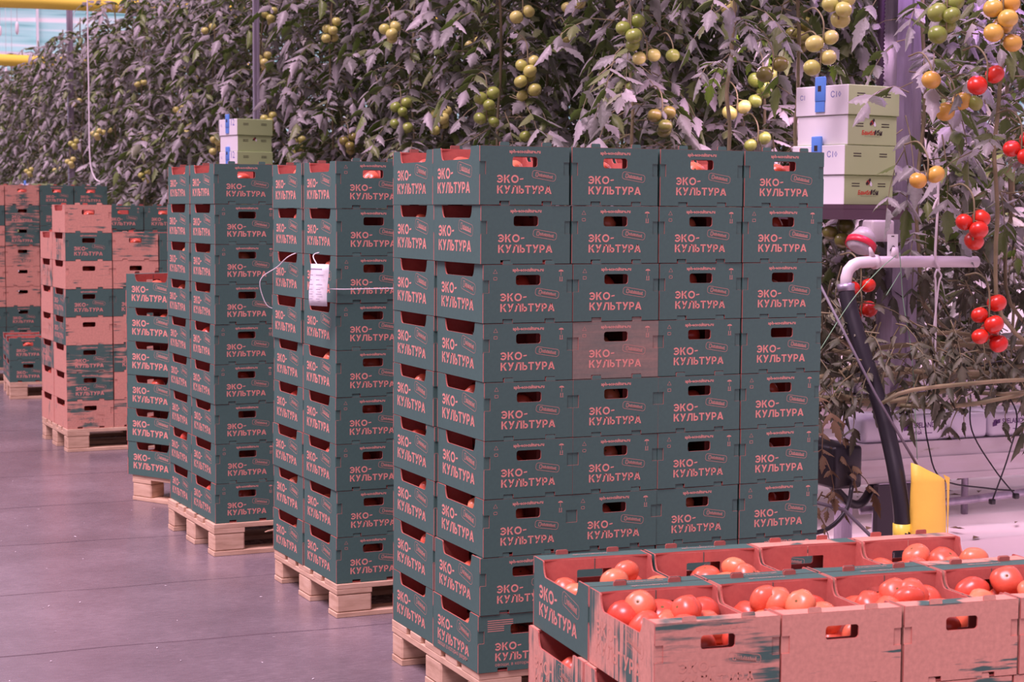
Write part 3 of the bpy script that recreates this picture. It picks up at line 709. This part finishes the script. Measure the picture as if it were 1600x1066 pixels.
# long bare lower stems laid down along the gutter
for pi, (x0, x1, y, z) in ((0, (1.70, 2.9, .80, .93)), (2, (1.78, 3.1, .74, .875)), (3, (2.0, 3.4, .98, .90)), (4, (1.72, 3.3, .84, .82)), (5, (2.1, 3.5, .72, .96)), (6, (1.9, 3.4, 1.04, 1.0)), (7, (2.25, 3.6, .90, 1.06)), (1, (1.72, 2.7, .92, 1.02))):
    rg = random.Random(50+pi); o = tp[pi][1]
    pts = [Vector((x0+(x1-x0)*i/7, y+.035*math.sin(i*1.3+pi), z+.028*math.sin(i*.9+pi*2)+rg.uniform(-.012, .012)))-o for i in range(8)]
    b = MB(); b.tube(smooth_path(pts, 4), [.0105+.002*math.sin(i*2.2) for i in range(29)], 0, 8)
    for i in (1, 3, 5): b.tube([pts[i], pts[i]+Vector((rg.uniform(-.03, .05), -.01, rg.uniform(.02, .06)))], [.006, .003], 0, 6)
    b.build('lying_stem', M_STEM, tp[pi][0])
low_leaves(5, [(2.75, .62, 1.0, 8), (2.6, .6, .9, 5), (2.9, .7, 1.2, 8), (2.75, .6, 1.45, 8), (2.6, .75, 1.6, 6)], 0, .24, 10).build('low_leaves', [M_LEAFD, M_STEM], tp[5][0])
b = low_leaves(0, [(1.70, .72, .80, 6), (1.67, .75, .58, 5), (1.68, .78, .45, 4)], 0, .17, 12); b.build('dried_leaves', [M_DRY, M_DRY], tp[0][0])['label'] = 'dried brown leaves hanging by the stack'
# leaves drooping in front of the card boxes and column
b = MB(); o = tp[1][1]
for (x, y, z, yaw, pt, ll) in ((2.06, .74, 2.02, -2.7, .35, .32), (2.02, .70, 1.93, -1.9, -.7, .26), (2.01, .70, 1.84, -1.7, -1.0, .28), (2.03, .72, 1.80, -2.6, -.4, .24), (2.12, .66, 1.98, -.7, -.8, .34), (2.10, .64, 2.16, -2.2, -.1, .30), (2.15, .62, 2.06, -1.2, -1.0, .32), (2.16, .66, 1.86, -1.9, -.9, .30), (2.06, .74, 2.10, -.4, .2, .26)):
    leaf_verts(rng, ll, yaw, pt, Vector((x, y, z))-o, b, 2)
b.build('drooping_leaves', [M_LEAF, M_STEM], tp[1][0])

def truss(pl, pos, n, c, dia, detail, seed):
    rg = random.Random(seed); o = pos - pl[1]; e = link('fruit_truss', None, pl[0], o)
    pts = []; cols = 2
    for i in range(n):
        a = i*2.399; r_ = dia*(.50 if n > 1 else 0)*(1+.16*(i//3)); pts.append(Vector((math.cos(a)*r_, math.sin(a)*r_*.8, -dia*.42*i + dia*.42*(n-1)*.5 + rg.uniform(-.15, .15)*dia)))
    b = MB(); h = dia*.42*(n-1)*.5
    b.tube(smooth_path([(.0, .14, h+dia*1.5), (.0, .06, h+dia*1.6), (0, 0, h+dia*.8), (0, 0, -h)], 4), .0035, 0, 5)
    for p in pts: b.tube([(0, 0, p.z+dia*.5), p + Vector((0, 0, dia*.42))], .0022, 0, 4)
    if detail:
        b.build('truss_stalk', M_STEM, e)
        for p in pts:
            f = link('tomato', rg.choice(FRUIT[c]), e, p); s = dia*rg.uniform(.88, 1.1); f.scale = (s,)*3; f.rotation_euler = (rg.uniform(-.6, .6), rg.uniform(-.6, .6), rg.uniform(0, 6))
    else:
        me = FRUIT_LOW[c]; b2 = MB(); b2.v = b.v; b2.f = b.f; b2.m = [1]*len(b.f); b2.sm = b.sm
        for p in pts: b2.add([v.co*dia*rg.uniform(.97, 1.03)+p for v in me.vertices], [tuple(q.vertices) for q in me.polygons], 0, True)
        b2.build('fruit_cluster', [TM[c], M_STEM], e)
def nearest(p):
    return min(plants, key=lambda q: (q[1].x-p.x)**2 + (q[1].y-p.y-.2)**2)
TR = [(1,1.55,2.08,2.34,3,'g'),(1,1.63,2.08,2.24,2,'y'),(1,1.76,2.08,2.24,1,'g'),(2,1.76,3.68,2.26,6,'y'),(2,1.73,3.68,2.59,2,'y'),(2,2.02,3.68,2.64,2,'y'),(2,1.53,3.68,2.09,5,'g'),(2,2.33,3.68,2.18,3,'g'),(1,1.71,2.08,1.96,3,'d'),(1,2.22,2.08,2.13,4,'g'),(1,2.2,2.08,1.88,2,'g'),(1,2.09,2.08,2.02,2,'y'),(3,1.63,5.28,2.13,5,'g'),(3,1.89,5.28,2.11,4,'y'),(3,1.56,5.28,2.62,3,'y'),(4,1.7,6.88,2.77,4,'y'),(5,1.66,8.48,2.69,3,'y'),(5,1.7,8.48,2.23,3,'y'),(5,1.93,8.48,2.03,5,'y'),(4,1.82,6.88,2.01,3,'d'),(4,2.03,6.88,2.39,1,'g'),(3,1.69,5.28,1.8,1,'g'),(2,1.75,3.68,1.94,1,'g'),(3,2.1,5.28,2.57,2,'y'),(2,1.98,3.68,2.47,1,'y'),(7,1.74,11.68,2.45,3,'y'),(7,1.8,11.68,2.28,3,'y'),(6,1.7,10.08,2.11,4,'y'),(8,1.74,13.28,2.25,5,'y'),(7,1.83,11.68,2.6,3,'y'),(8,1.74,13.28,1.88,3,'y'),(9,1.55,14.88,2.36,3,'y'),(10,1.58,16.48,2.3,3,'y'),(9,1.66,14.88,2.39,2,'y'),(10,1.54,16.48,2.08,3,'y'),(12,1.53,19.68,2.02,3,'y'),(11,1.65,18.08,2.03,2,'y'),(10,1.62,16.48,2.79,2,'y'),(6,1.63,10.08,3.07,2,'y'),(5,1.71,8.48,3.03,3,'y'),(8,1.71,13.28,2.81,2,'y'),(7,1.89,11.68,2.78,1,'y'),(1,2.41,2.08,2.37,3,'d'),(1,2.04,2.08,2.48,1,'y')]
TR0 = [(1.72,.71,2.32,4,'y'),(1.9,.3,2.25,5,'g'),(2.01,.13,2.23,6,'o'),(2.02,.22,2.03,2,'r'),(1.9,.38,2.03,1,'o'),(2.04,.43,1.95,2,'o'),(2.11,.4,1.96,1,'g'),(1.82,.28,1.69,2,'o'),(1.97,.21,1.51,4,'r'),(1.77,.89,2.22,2,'y'),(1.76,.89,2.13,2,'y'),(1.75,1.22,2.13,2,'d'),(1.92,.99,1.48,3,'d'),(1.88,.77,1.28,2,'r'),(1.94,.85,1.18,2,'R'),(2.07,.24,1.16,6,'r'),(2.13,.16,1.79,3,'r')]
for i, (k, x, y, z, n, c) in enumerate(TR): truss(nearest(Vector((x, y, 0))), Vector((x, y, z)), n + (1 if n > 2 else 0), c, .070, k <= 3, i)
for i, (x, y, z, n, c) in enumerate(TR0): truss(min(tp, key=lambda q: (q[1].x-x)**2+(q[1].y-y)**2), Vector((x, y, z)), n, c, .069, True, 100+i)

# ---------------------------------------------------------------- growing gutters and slabs
def gutter(y, x0, x1, lab, detail):
    t = thing('growing_gutter', lab, 'gutter', (x0, y, 0))
    b = MB(); ln = x1-x0
    prof = [(-.12, .60), (-.12, .505), (-.085, .50), (-.07, .54), (.07, .54), (.085, .50), (.12, .505), (.12, .60), (.11, .66), (-.11, .66)]
    vs = [(0, p, z) for p, z in prof] + [(ln, p, z) for p, z in prof]; n = len(prof)
    b.add(vs, [(i, (i+1) % n, n+(i+1) % n, n+i) for i in range(n)] + [tuple(range(n))[::-1], tuple(n+i for i in range(n))], 0); b.build('trough', M_GUT, t)
    b = MB(); b.box((.0, -.128, .575), (ln, -.112, .60), 0); b.box((0, -.124, .51), (ln, -.116, .53), 0); b.build('trough_rib', M_GUT, t)
    for i in range(int(ln//1.3)+1):
        b = MB(); b.tube([(.55+1.3*i, 0, 0), (.55+1.3*i, 0, .51)], .018, 0, 8); b.build('support_leg', M_STEEL, t)
    return t
g1 = gutter(.95, 1.86, 4.6, 'white growing gutter of the first row behind the yellow paper', True)
b = MB(); b.rbox((-.13, -.25, .515), (.0, .12, .68), .015, 0); b.build('end_cap', M_BLACK, g1)['label'] = 'black plastic drain end cap'
b = MB(); b.tube(smooth_path([(-.05, -.10, .52), (.03, -.11, .44), (.10, -.10, .43), (.18, -.06, .49), (.24, -.02, .52)], 5), .018, 0, 8); b.build('drain_hose', M_BLACK, g1)
gutter(2.55, 1.9, 5.2, 'white growing gutter of the second row, behind the first', False)
def slab(x, y, ln, lab, texts):
    t = thing('substrate_slab', lab, 'slab', (x, y, .66)); b = MB(); b.rbox((0, -.10, .0), (ln, .10, .105), .022, 0, 3); b.build('film_wrap', M_SLAB, t)
    b = MB()
    for u in texts:
        vs, fs = text2d('SPELAND', .03, .0005, .102, 3); b.add([(u+.047+a, -.1008, .055+c*1.15) for a, c in vs], fs, 0)
        vs, fs = text2d('®', .012, .0002, .010, 1); b.add([(u+.145+a, -.1008, .066+c) for a, c in vs], fs, 0)
        vs, fs = text2d('VEGA', .02, .0004, .042, 1); b.add([(u+.045+a, -.1008, .028+c*1.1) for a, c in vs], fs, 0)
        b.box((u+.10, -.1009, .031), (u+.135, -.1006, .0335), 0)
        for (a0, c0, s1) in ((0, .044, .021), (.017, .054, .020), (.004, .060, .014)): b.add([(u+a0, -.1008, c0), (u+a0+s1, -.1008, c0+.004), (u+a0+s1, -.1008, c0+s1), (u+a0, -.1008, c0+s1-.004)], [(0,1,2,3)], 0)
    if texts: b.build('printed_name', M_PURP, t)
    return t
slab(1.96, .95, .60, 'white printed growing slab nearest the black end cap', [.19]); slab(2.565, .95, .95, 'second white printed growing slab along the first gutter', [.015, .45])
slab(3.53, .95, .95, 'white growing slab further along the first gutter', [])
slab(2.0, 2.55, 1.0, 'white growing slab at the end of the second gutter', [.4]); slab(3.02, 2.55, 1.0, 'white printed growing slab on the second gutter', [.15, .62]); slab(4.04, 2.55, 1.0, 'last white growing slab on the second gutter', [.12])
# drip lines
for i, (pts, lab) in enumerate((([(2.46, .84, .84), (2.44, .80, .70), (2.52, .76, .55), (2.60, .72, .44)], 'thin black drip line crossing down past the printed slab'),
                 ([(2.62, .84, .86), (2.66, .80, .75), (2.60, .77, .60), (2.50, .74, .42)], 'thin black drip line crossing the other drip line'),
                 ([(2.44, .80, .95), (2.52, .72, .98), (2.60, .76, .93), (2.63, .82, .84)], 'thin black drip line arching over the slabs'),
                 ([(2.22, .82, .80), (2.23, .80, .66), (2.27, .76, .52), (2.5, .76, .47), (2.60, .73, .46)], 'thin black drip line running behind the yellow paper'))):
    b = MB(); b.tube(smooth_path(pts, 6), .0032, 0, 6)
    if i < 2: b.rbox((pts[-1][0]-.011, pts[-1][1]-.011, pts[-1][2]-.011), (pts[-1][0]+.011, pts[-1][1]+.011, pts[-1][2]+.011), .004, 0)
    tag(b.build('drip_line', M_BLACK), lab, 'drip line')
b = MB(); b.tube([(2.02, .95, .38), (2.45, .86, .41), (3.4, .72, .49)], .016, 0, 10); tag(b.build('heating_pipe', M_STEEL), 'slanting grey pipe below the first gutter', 'pipe')

# ---------------------------------------------------------------- steel columns
def column(x, y, h, lab, k=1):
    t = thing('steel_column', lab, 'column', (x, y, 0)); b = MB()
    prof = [(-.062, -.055), (-.022, -.055), (-.018, -.047), (.014, -.047), (.018, -.055), (.062, -.055), (.062, .055), (-.062, .055)]
    prof = [(p*k, q*k) for p, q in prof]; n = len(prof); b.add([(p, q, .004) for p, q in prof] + [(p, q, h) for p, q in prof], [(i, (i+1) % n, n+(i+1) % n, n+i) for i in range(n)] + [tuple(range(n))[::-1], tuple(n+i for i in range(n))], 0)
    b.build('column_profile', M_STEEL, t)
    b = MB(); b.box((-.1, -.1, 0), (.1, .1, .012), 0); b.build('foot_plate', M_STEEL, t); return t
column(2.366, 1.222, 4.6, 'lilac lit steel column behind the pale card boxes'); column(1.53, 8.2, 4.6, 'thin steel column among the plants beyond the tagged stack', .34); column(1.64, 17.0, 5.2, 'distant steel column at the edge of the teal glazing', .55)
b = MB(); b.tube([(2.262, 1.225, 2.05 + .008*i) for i in range(150)], [.019 if i % 2 else .013 for i in range(150)], 0, 10)
tag(b.build('ribbed_hose', mat('dark_purple_rubber', (.07, .04, .07), .5)), 'dark ribbed hose hanging beside the steel column', 'hose')
# shelf, card boxes, clips
b = MB(); b.box((-.18, -.18, .039), (.18, .18, .057), 0); b.box((-.18, -.18, 0), (.18, -.165, .041), 0); b.box((-.18, -.165, 0), (-.165, .18, .041), 0)
tag(b.build('bracket_shelf', mat('dark_shelf_metal', (.16, .10, .13), .3, .6), None, (2.003, 1.085, 1.535), math.radians(12)), 'dark metal shelf under the pale card boxes', 'shelf')
def hive(x, y, z, lab, pen, logo):
    t = thing('card_hive_box', lab, 'box', (x, y, z), math.radians(12))
    def unit(nm, z0, z1, w0, d0, ex):
        b = MB(); b.rbox((-w0/2-ex, -d0/2-ex, z0), (w0/2+ex, d0/2+ex, z1), .0025, 0, 1)
        for i, f in enumerate(b.f):
            c = sum((Vector(b.v[k]) for k in f), Vector())/len(f); b.sm[i] = False; b.m[i] = 1 if c.x < -w0/2-ex+.004 else 0
        o = b.build(nm, [M_HIVE, M_WHITE], t)
        b = MB()
        for u in (-.094, .050):
            for dz in (0, .010): b.box((u, -d0/2-ex-.0006, z0+(z1-z0)*.62+dz), (u+.043, -d0/2-ex-.0001, z0+(z1-z0)*.62+dz+.0035), 0)
        b.build('vent_slits', M_DARK, o); return o
    W_, D_ = .275, .275
    unit('box_base', 0, .115, W_, D_, 0); unit('box_lid', .116, .232, W_, D_, .006)
    b = MB(); b.box((-.149, -.02, .130), (-.1455, .03, .215), 0); b.box((-.1465, -.02, .196), (-.139, .03, .262), 0); b.rbox((-.151, -.022, .17), (-.140, .032, .268), .004, 0, 2); b.build('blue_clip', M_BLUE, t)
    b = MB(); b.box((-.1516, -.004, .21), (-.1511, .014, .232), 0); b.build('clip_window', M_DARK, t)
    b = MB(); vs, fs = text2d(pen, .028, .0, .055, 1); b.add([(-.1438, -.05-a, .185+c) for a, c in vs], fs, 0); vs, fs = text2d(pen[:2], .026, 0, None, 1); b.add([(-.1438, .12-a, .18+c) for a, c in vs], fs, 0); b.build('pen_marks', M_BLUEINK, t)
    # bee emblem and name on the front of the base
    b = MB(); yf = -D_/2-.0009
    def ell(cx, cz, rx, rz_, rot, mi, dy=0):
        pts = [(cx+rx*math.cos(a)*math.cos(rot)-rz_*math.sin(a)*math.sin(rot), yf-dy, cz+rx*math.cos(a)*math.sin(rot)+rz_*math.sin(a)*math.cos(rot)) for a in [2*PI*i/14 for i in range(14)]]; b.add(pts, [tuple(range(14))], mi)
    cz = .088
    ell(-.004, cz, .013, .009, .6, 1); ell(-.011, cz-.005, .006, .006, 0, 0, .0001); ell(.002, cz+.004, .003, .009, .6, 0, .0002); ell(-.005, cz-.001, .003, .009, .6, 0, .0002); ell(.011, cz-.006, .006, .010, .3, 2, .0001); ell(.006, cz+.010, .005, .006, .3, 0, .0001)
    b.build('bee_emblem', [M_DARK, M_REDP, M_WHITE], t)
    if logo:
        b = MB(); vs, fs = text2d('Бамбл', .034, .0010, .070, 1); b.add([(-.060+a+c*.15, yf, .040+c) for a, c in vs], fs, 0); vs, fs = text2d('би', .034, .0010, .031, 1); b.add([(.021+a+c*.15, yf, .040+c) for a, c in vs], fs, 1)
        ell(.015, .050, .005, .011, -.3, 1)
        for i in range(14): b.box((-.042+.006*i, yf, .033), (-.0395+.006*i, yf+.0002, .0345), 1)
        b.build('printed_name', [M_REDP, M_DARK], t)
    return t
hive(2.003, 1.085, 1.5925, 'lower pale green card box with red printed name and bee', 'С10', True)
hive(2.012, 1.080, 1.8255, 'upper pale green card box with a blue clip near its top', 'С10', True)
hive(1.36, 7.86, 1.74, 'pale card box on a far shelf beyond the tagged stack', '12', False); hive(1.36, 7.86, 1.973, 'upper pale card box on the far shelf among the leaves', '12', False)
b = MB(); b.box((1.17, 7.68, 1.72), (1.55, 8.05, 1.7395), 0); tag(b.build('bracket_shelf', M_STEEL), 'far metal shelf holding pale card boxes', 'shelf')
hive(1.15, 16.4, 1.60, 'pale distant card box with blue clip above the far crates', '12', False)
b = MB(); b.box((1.0, 16.25, 1.58), (1.75, 16.55, 1.5995), 0); tag(b.build('bracket_shelf', M_STEEL), 'distant shelf below the pale box above the far crates', 'shelf')
# plastic fitting of unclear use under the shelf
t = thing('ringed_fitting', 'white plastic fitting with a red ring below the shelf', 'fitting', (2.0, .88, 1.43)); M_FIT = mat('white_plastic', (.55, .50, .52), .4)
b = MB(); b.rbox((-.03, -.05, .02), (.075, .05, .104), .01, 0); b.build('housing', M_FIT, t)
ax = Vector((-.55, -.2, -.9)).normalized(); c0 = Vector((-.03, -.01, .06))
b = MB(); b.tube([c0, c0+ax*.05], [.035, .058], 0, 20); b.build('cup', M_FIT, t)
b = MB(); b.tube([c0+ax*.05, c0+ax*.075], [.060, .060], 0, 20); b.build('red_ring', M_RED, t)
b = MB(); b.tube([c0+ax*.075, c0+ax*.09], [.055, .03], 0, 20); b.build('lens_cap', M_FIT, t)
t = thing('card_label', 'small white card label tied above the white pipe', 'label', (2.03, .78, 1.375), math.radians(-8)); b = MB(); b.box((-.022, -.001, .01), (.022, .001, .105), 0); b.build('card', M_WHITE, t); b = MB(); b.tube(smooth_path([(-.012, -.004, .04), (0, -.006, .06), (.012, -.004, .045), (0, -.006, .035)], 3), .002, 0, 5); b.box((-.006, -.0016, .095), (.006, -.0011, .099), 0); b.build('twist_tie', M_DARK, t)
# white pipe with elbow, clamp, tee and hooks
t = thing('elbow_pipe', 'white bent pipe reaching across the steel column', 'pipe', (1.824, .78, 1.27))
O_ = Vector((1.824, .78, 1.27))
pp = [(1.824, .785, 1.265), (1.825, .785, 1.315), (1.833, .784, 1.342), (1.850, .782, 1.360), (1.875, .780, 1.371), (1.92, .775, 1.374), (2.18, .77, 1.374), (2.42, .77, 1.372)]
b = MB(); b.tube([Vector(p)-O_ for p in pp], .0225, 0, 16); b.build('tube', M_PIPE, t)
b = MB(); b.tube([Vector((1.940, .775, 1.374))-O_, Vector((1.956, .775, 1.374))-O_], .028, 0, 16); b.tube([Vector((1.93, .77, 1.40))-O_, Vector((1.915, .765, 1.43))-O_], [.012, .004], 0, 8); b.build('clip_ring', M_PIPE, t)
b = MB(); b.tube([Vector((2.035, .772, 1.385))-O_, Vector((2.035, .77, 1.43))-O_], [.018, .012], 0, 12); b.build('branch_stub', M_PIPE, t)
t = thing('rubber_hose', 'thick black hose curving down from the white bent pipe', 'hose', (1.826, .40, 0)); O_ = Vector((1.826, .40, 0))
b = MB(); b.tube([Vector(p)-O_ for p in smooth_path([(1.824, .785, 1.285), (1.824, .76, 1.21), (1.835, .70, 1.07), (1.865, .62, .87), (1.872, .55, .72), (1.866, .48, .56), (1.868, .45, .40), (1.868, .45, .15), (1.868, .45, .02)], 5)], .031, 0, 14); b.build('hose_body', M_BLACK, t)
b = MB(); b.tube([Vector((1.824, .785, 1.29))-O_, Vector((1.824, .78, 1.262))-O_], .034, 0, 16); b.rbox((.035, .37, 1.265), (.055, .39, 1.285), .004, 0); b.build('hose_clamp', M_STEEL, t)
b = MB(); b.tube([Vector((1.868, .452, .35))-O_, Vector((1.867, .452, .42))-O_], .0335, 0, 14); b.build('yellow_sleeve', M_YBAND, t)
# hooks and hanging cords
b = MB(); b.tube(smooth_path([(2.208, .745, 1.74), (2.207, .74, 1.60), (2.200, .74, 1.40), (2.215, .738, 1.352), (2.228, .752, 1.345), (2.232, .79, 1.36), (2.228, .80, 1.40)], 5), .005, 0, 8); b.tube(smooth_path([(2.207, .74, 1.62), (2.195, .74, 1.60), (2.185, .74, 1.575)], 4), .005, 0, 8)
tag(b.build('wire_hook', M_PIPE), 'white wire hook holding the bent pipe', 'hook')
b = MB(); b.tube(smooth_path([(2.195, .72, 1.345), (2.185, .72, 1.32), (2.19, .72, 1.29), (2.195, .72, 1.12), (2.196, .72, .80)], 5), .004, 0, 8); b.tube(smooth_path([(2.195, .715, 1.345), (2.212, .715, 1.32), (2.20, .715, 1.28), (2.18, .72, 1.05)], 5), .0035, 0, 8)
tag(b.build('hanging_cord', M_STR), 'white looped cord hanging below the bent pipe', 'cord')
for i, (pts, lab) in enumerate((([(2.035, .74, 1.41), (2.036, .73, 1.34), (2.05, .73, 1.22), (2.075, .70, 1.0), (2.08, .66, .62)], 'thin green string hanging straight down from the bent pipe'), ([(2.036, .735, 1.335), (1.95, .70, 1.25)], 'short green string slanting left to a red tomato'), ([(2.02, .74, 1.40), (1.93, .73, 1.34), (1.80, .72, 1.22), (1.66, .72, 1.03)], 'long green string slanting down towards the crates'))):
    b = MB(); b.tube(smooth_path(pts, 5), .0017, 0, 5); tag(b.build('green_string', M_GSTR), lab, 'string')
b = MB(); b.tube([(1.60, .62, 1.30), (1.77, .50, .90), (1.93, .44, .62)], .005, 0, 8); tag(b.build('brace_rod', M_ROD), 'thin dark rod slanting down to the yellow paper', 'rod')
b = MB(); b.tube([(1.45, .70, .53), (1.70, .58, .46), (1.80, .50, .34), (1.87, .46, .30)], .007, 0, 8); tag(b.build('brace_rod', M_ROD), 'low dark rod running to the foot of the black hose', 'rod')
b = MB(); b.tube(smooth_path([(1.80, .68, .53), (1.76, .66, .44), (1.66, .66, .37), (1.5, .70, .36)], 5), .009, 0, 8); tag(b.build('loop_cable', M_BLACK), 'thin black cable looping down from the gutter end', 'cable')
b = MB(); b.rbox((1.80, .55, .29), (1.86, .59, .335), .008, 0); b.tube([(1.86, .57, .31), (1.885, .56, .31)], .018, 0, 10); tag(b.build('valve_handle', M_RED), 'small red valve handle at the foot of the hose', 'valve')
b = MB(); b.box((2.0, .80, .02), (2.22, .83, .50), 0); tag(b.build('black_panel', mat('matt_black_panel', (.03, .02, .035), .5)), 'dark upright panel behind the yellow paper', 'panel')
b = MB(); b.box((2.58, 1.92, .02), (2.64, 1.98, .20), 0); b.box((2.575, 1.915, .2), (2.645, 1.985, .215), 0); tag(b.build('short_post', M_STEEL), 'short grey post standing on the white ground film', 'post')
# yellow paper sleeve
t = thing('paper_sleeve', 'crumpled yellow paper sleeve standing beside the black hose', 'paper', (1.965, .42, 0)); b = MB(); vs = []; fs = []; n, mseg = 14, 20; rg = random.Random(9)
for j in range(n+1):
    z = .02 + .60*j/n; wd = .082*(1 - .12*(j/n)) ; th = .035*math.sin(PI*min(1, .25+.8*(1-j/n)))+.004
    for i in range(mseg):
        a = 2*PI*i/mseg; vs.append((math.cos(a)*wd+rg.uniform(-.002, .002) - .010*(j/n), math.sin(a)*th+rg.uniform(-.003, .003), z + (-.035*(math.cos(a)+.2) if j == n else 0)))
for j in range(n):
    for i in range(mseg): fs.append((j*mseg+i, j*mseg+(i+1) % mseg, (j+1)*mseg+(i+1) % mseg, (j+1)*mseg+i))
b.add(vs, fs, 0, True); o = b.build('paper', M_YEL, t); md = o.modifiers.new('thick', 'SOLIDIFY'); md.thickness = .001
b = MB(); b.add([(.05, -.012, .60), (.072, -.006, .56), (.085, .0, .30), (.086, -.002, .585)], [(0,1,2,3)], 0); o = b.build('folded_corner', M_YEL, t); md = o.modifiers.new('thick', 'SOLIDIFY'); md.thickness = .001

# ---------------------------------------------------------------- far details
for (x0, x1, y, z, lab) in ((-2.5, 7, 15.4, 3.80, 'yellow sticky band stretched high over the plants, the higher one'), (-3, 7, 20.9, 3.58, 'yellow sticky band stretched beyond the column, the lower one')):
    b = MB(); vs = []; fs = []; n = 24
    for i in range(n+1):
        x = x0+(x1-x0)*i/n; s = .02*math.sin(i*.8); vs += [(x, y+.01*math.sin(i*1.7), z-.075+s*.4), (x, y+.01*math.sin(i*1.3), z+.085+s*.4)]
    for i in range(n): fs.append((2*i, 2*i+2, 2*i+3, 2*i+1))
    b.add(vs, fs, 0, True); o = b.build('sticky_band', M_YBAND); tag(o, lab, 'band'); md = o.modifiers.new('thick', 'SOLIDIFY'); md.thickness = .001
b = MB(); b.tube(smooth_path([(.86, 11.4, 4.4), (.85, 11.35, 3.4), (.845, 11.3, 2.6), (.84, 11.25, 2.0), (.87, 11.2, 1.83), (.91, 11.15, 1.79)], 6), .0065, 0, 6)
tag(b.build('hanging_cord', M_STR), 'white cord hanging down before the plants above the brown crates', 'cord')
rg = random.Random(31)
# spare white string bobbins hanging in the far rows
for i in range(26):
    x = rg.uniform(.2, 3.4); y = 26 + rg.uniform(0, 10); z = 3.7 + rg.uniform(0, 2.0)
    b = MB(); b.tube([(0, 0, 2.0), (0, 0, .22)], .004, 0, 4); b.tube([(0, 0, .22), (0, 0, .18), (0, 0, .05), (0, 0, 0)], [.008, .03, .03, .008], 0, 8)
    tag(b.build('string_bobbin', M_STR, None, (x, y, z)), 'white string bobbin hanging before the teal far wall', 'bobbin', 'string bobbins before the far wall')
# litter
b = MB(); rg = random.Random(17)
for i in range(260):
    if i < 150: x, y, z = rg.uniform(2.2, 5.5), rg.choice((2.0, 2.9, 3.5, 4.1)) + rg.gauss(0, .12), .05
    else: x, y, z = rg.uniform(-1.6, .0), rg.uniform(-1.5, 6), .002
    s = rg.uniform(.015, .05) if i < 150 else rg.uniform(.002, .008); a = rg.uniform(0, 6)
    c, sn = math.cos(a)*s, math.sin(a)*s; vs = [(x-c, y-sn, z), (x+sn*.4, y-c*.4, z+s*.3), (x+c, y+sn, z+.002), (x-sn*.4, y+c*.4, z+s*.2)]; b.add(vs, [(0,1,2,3)], 0 if i < 150 else 1)
tag(b.build('fallen_leaves', [M_DRY, M_STR]), 'dry leaf crumbs scattered on the ground', 'litter', None, 'stuff')
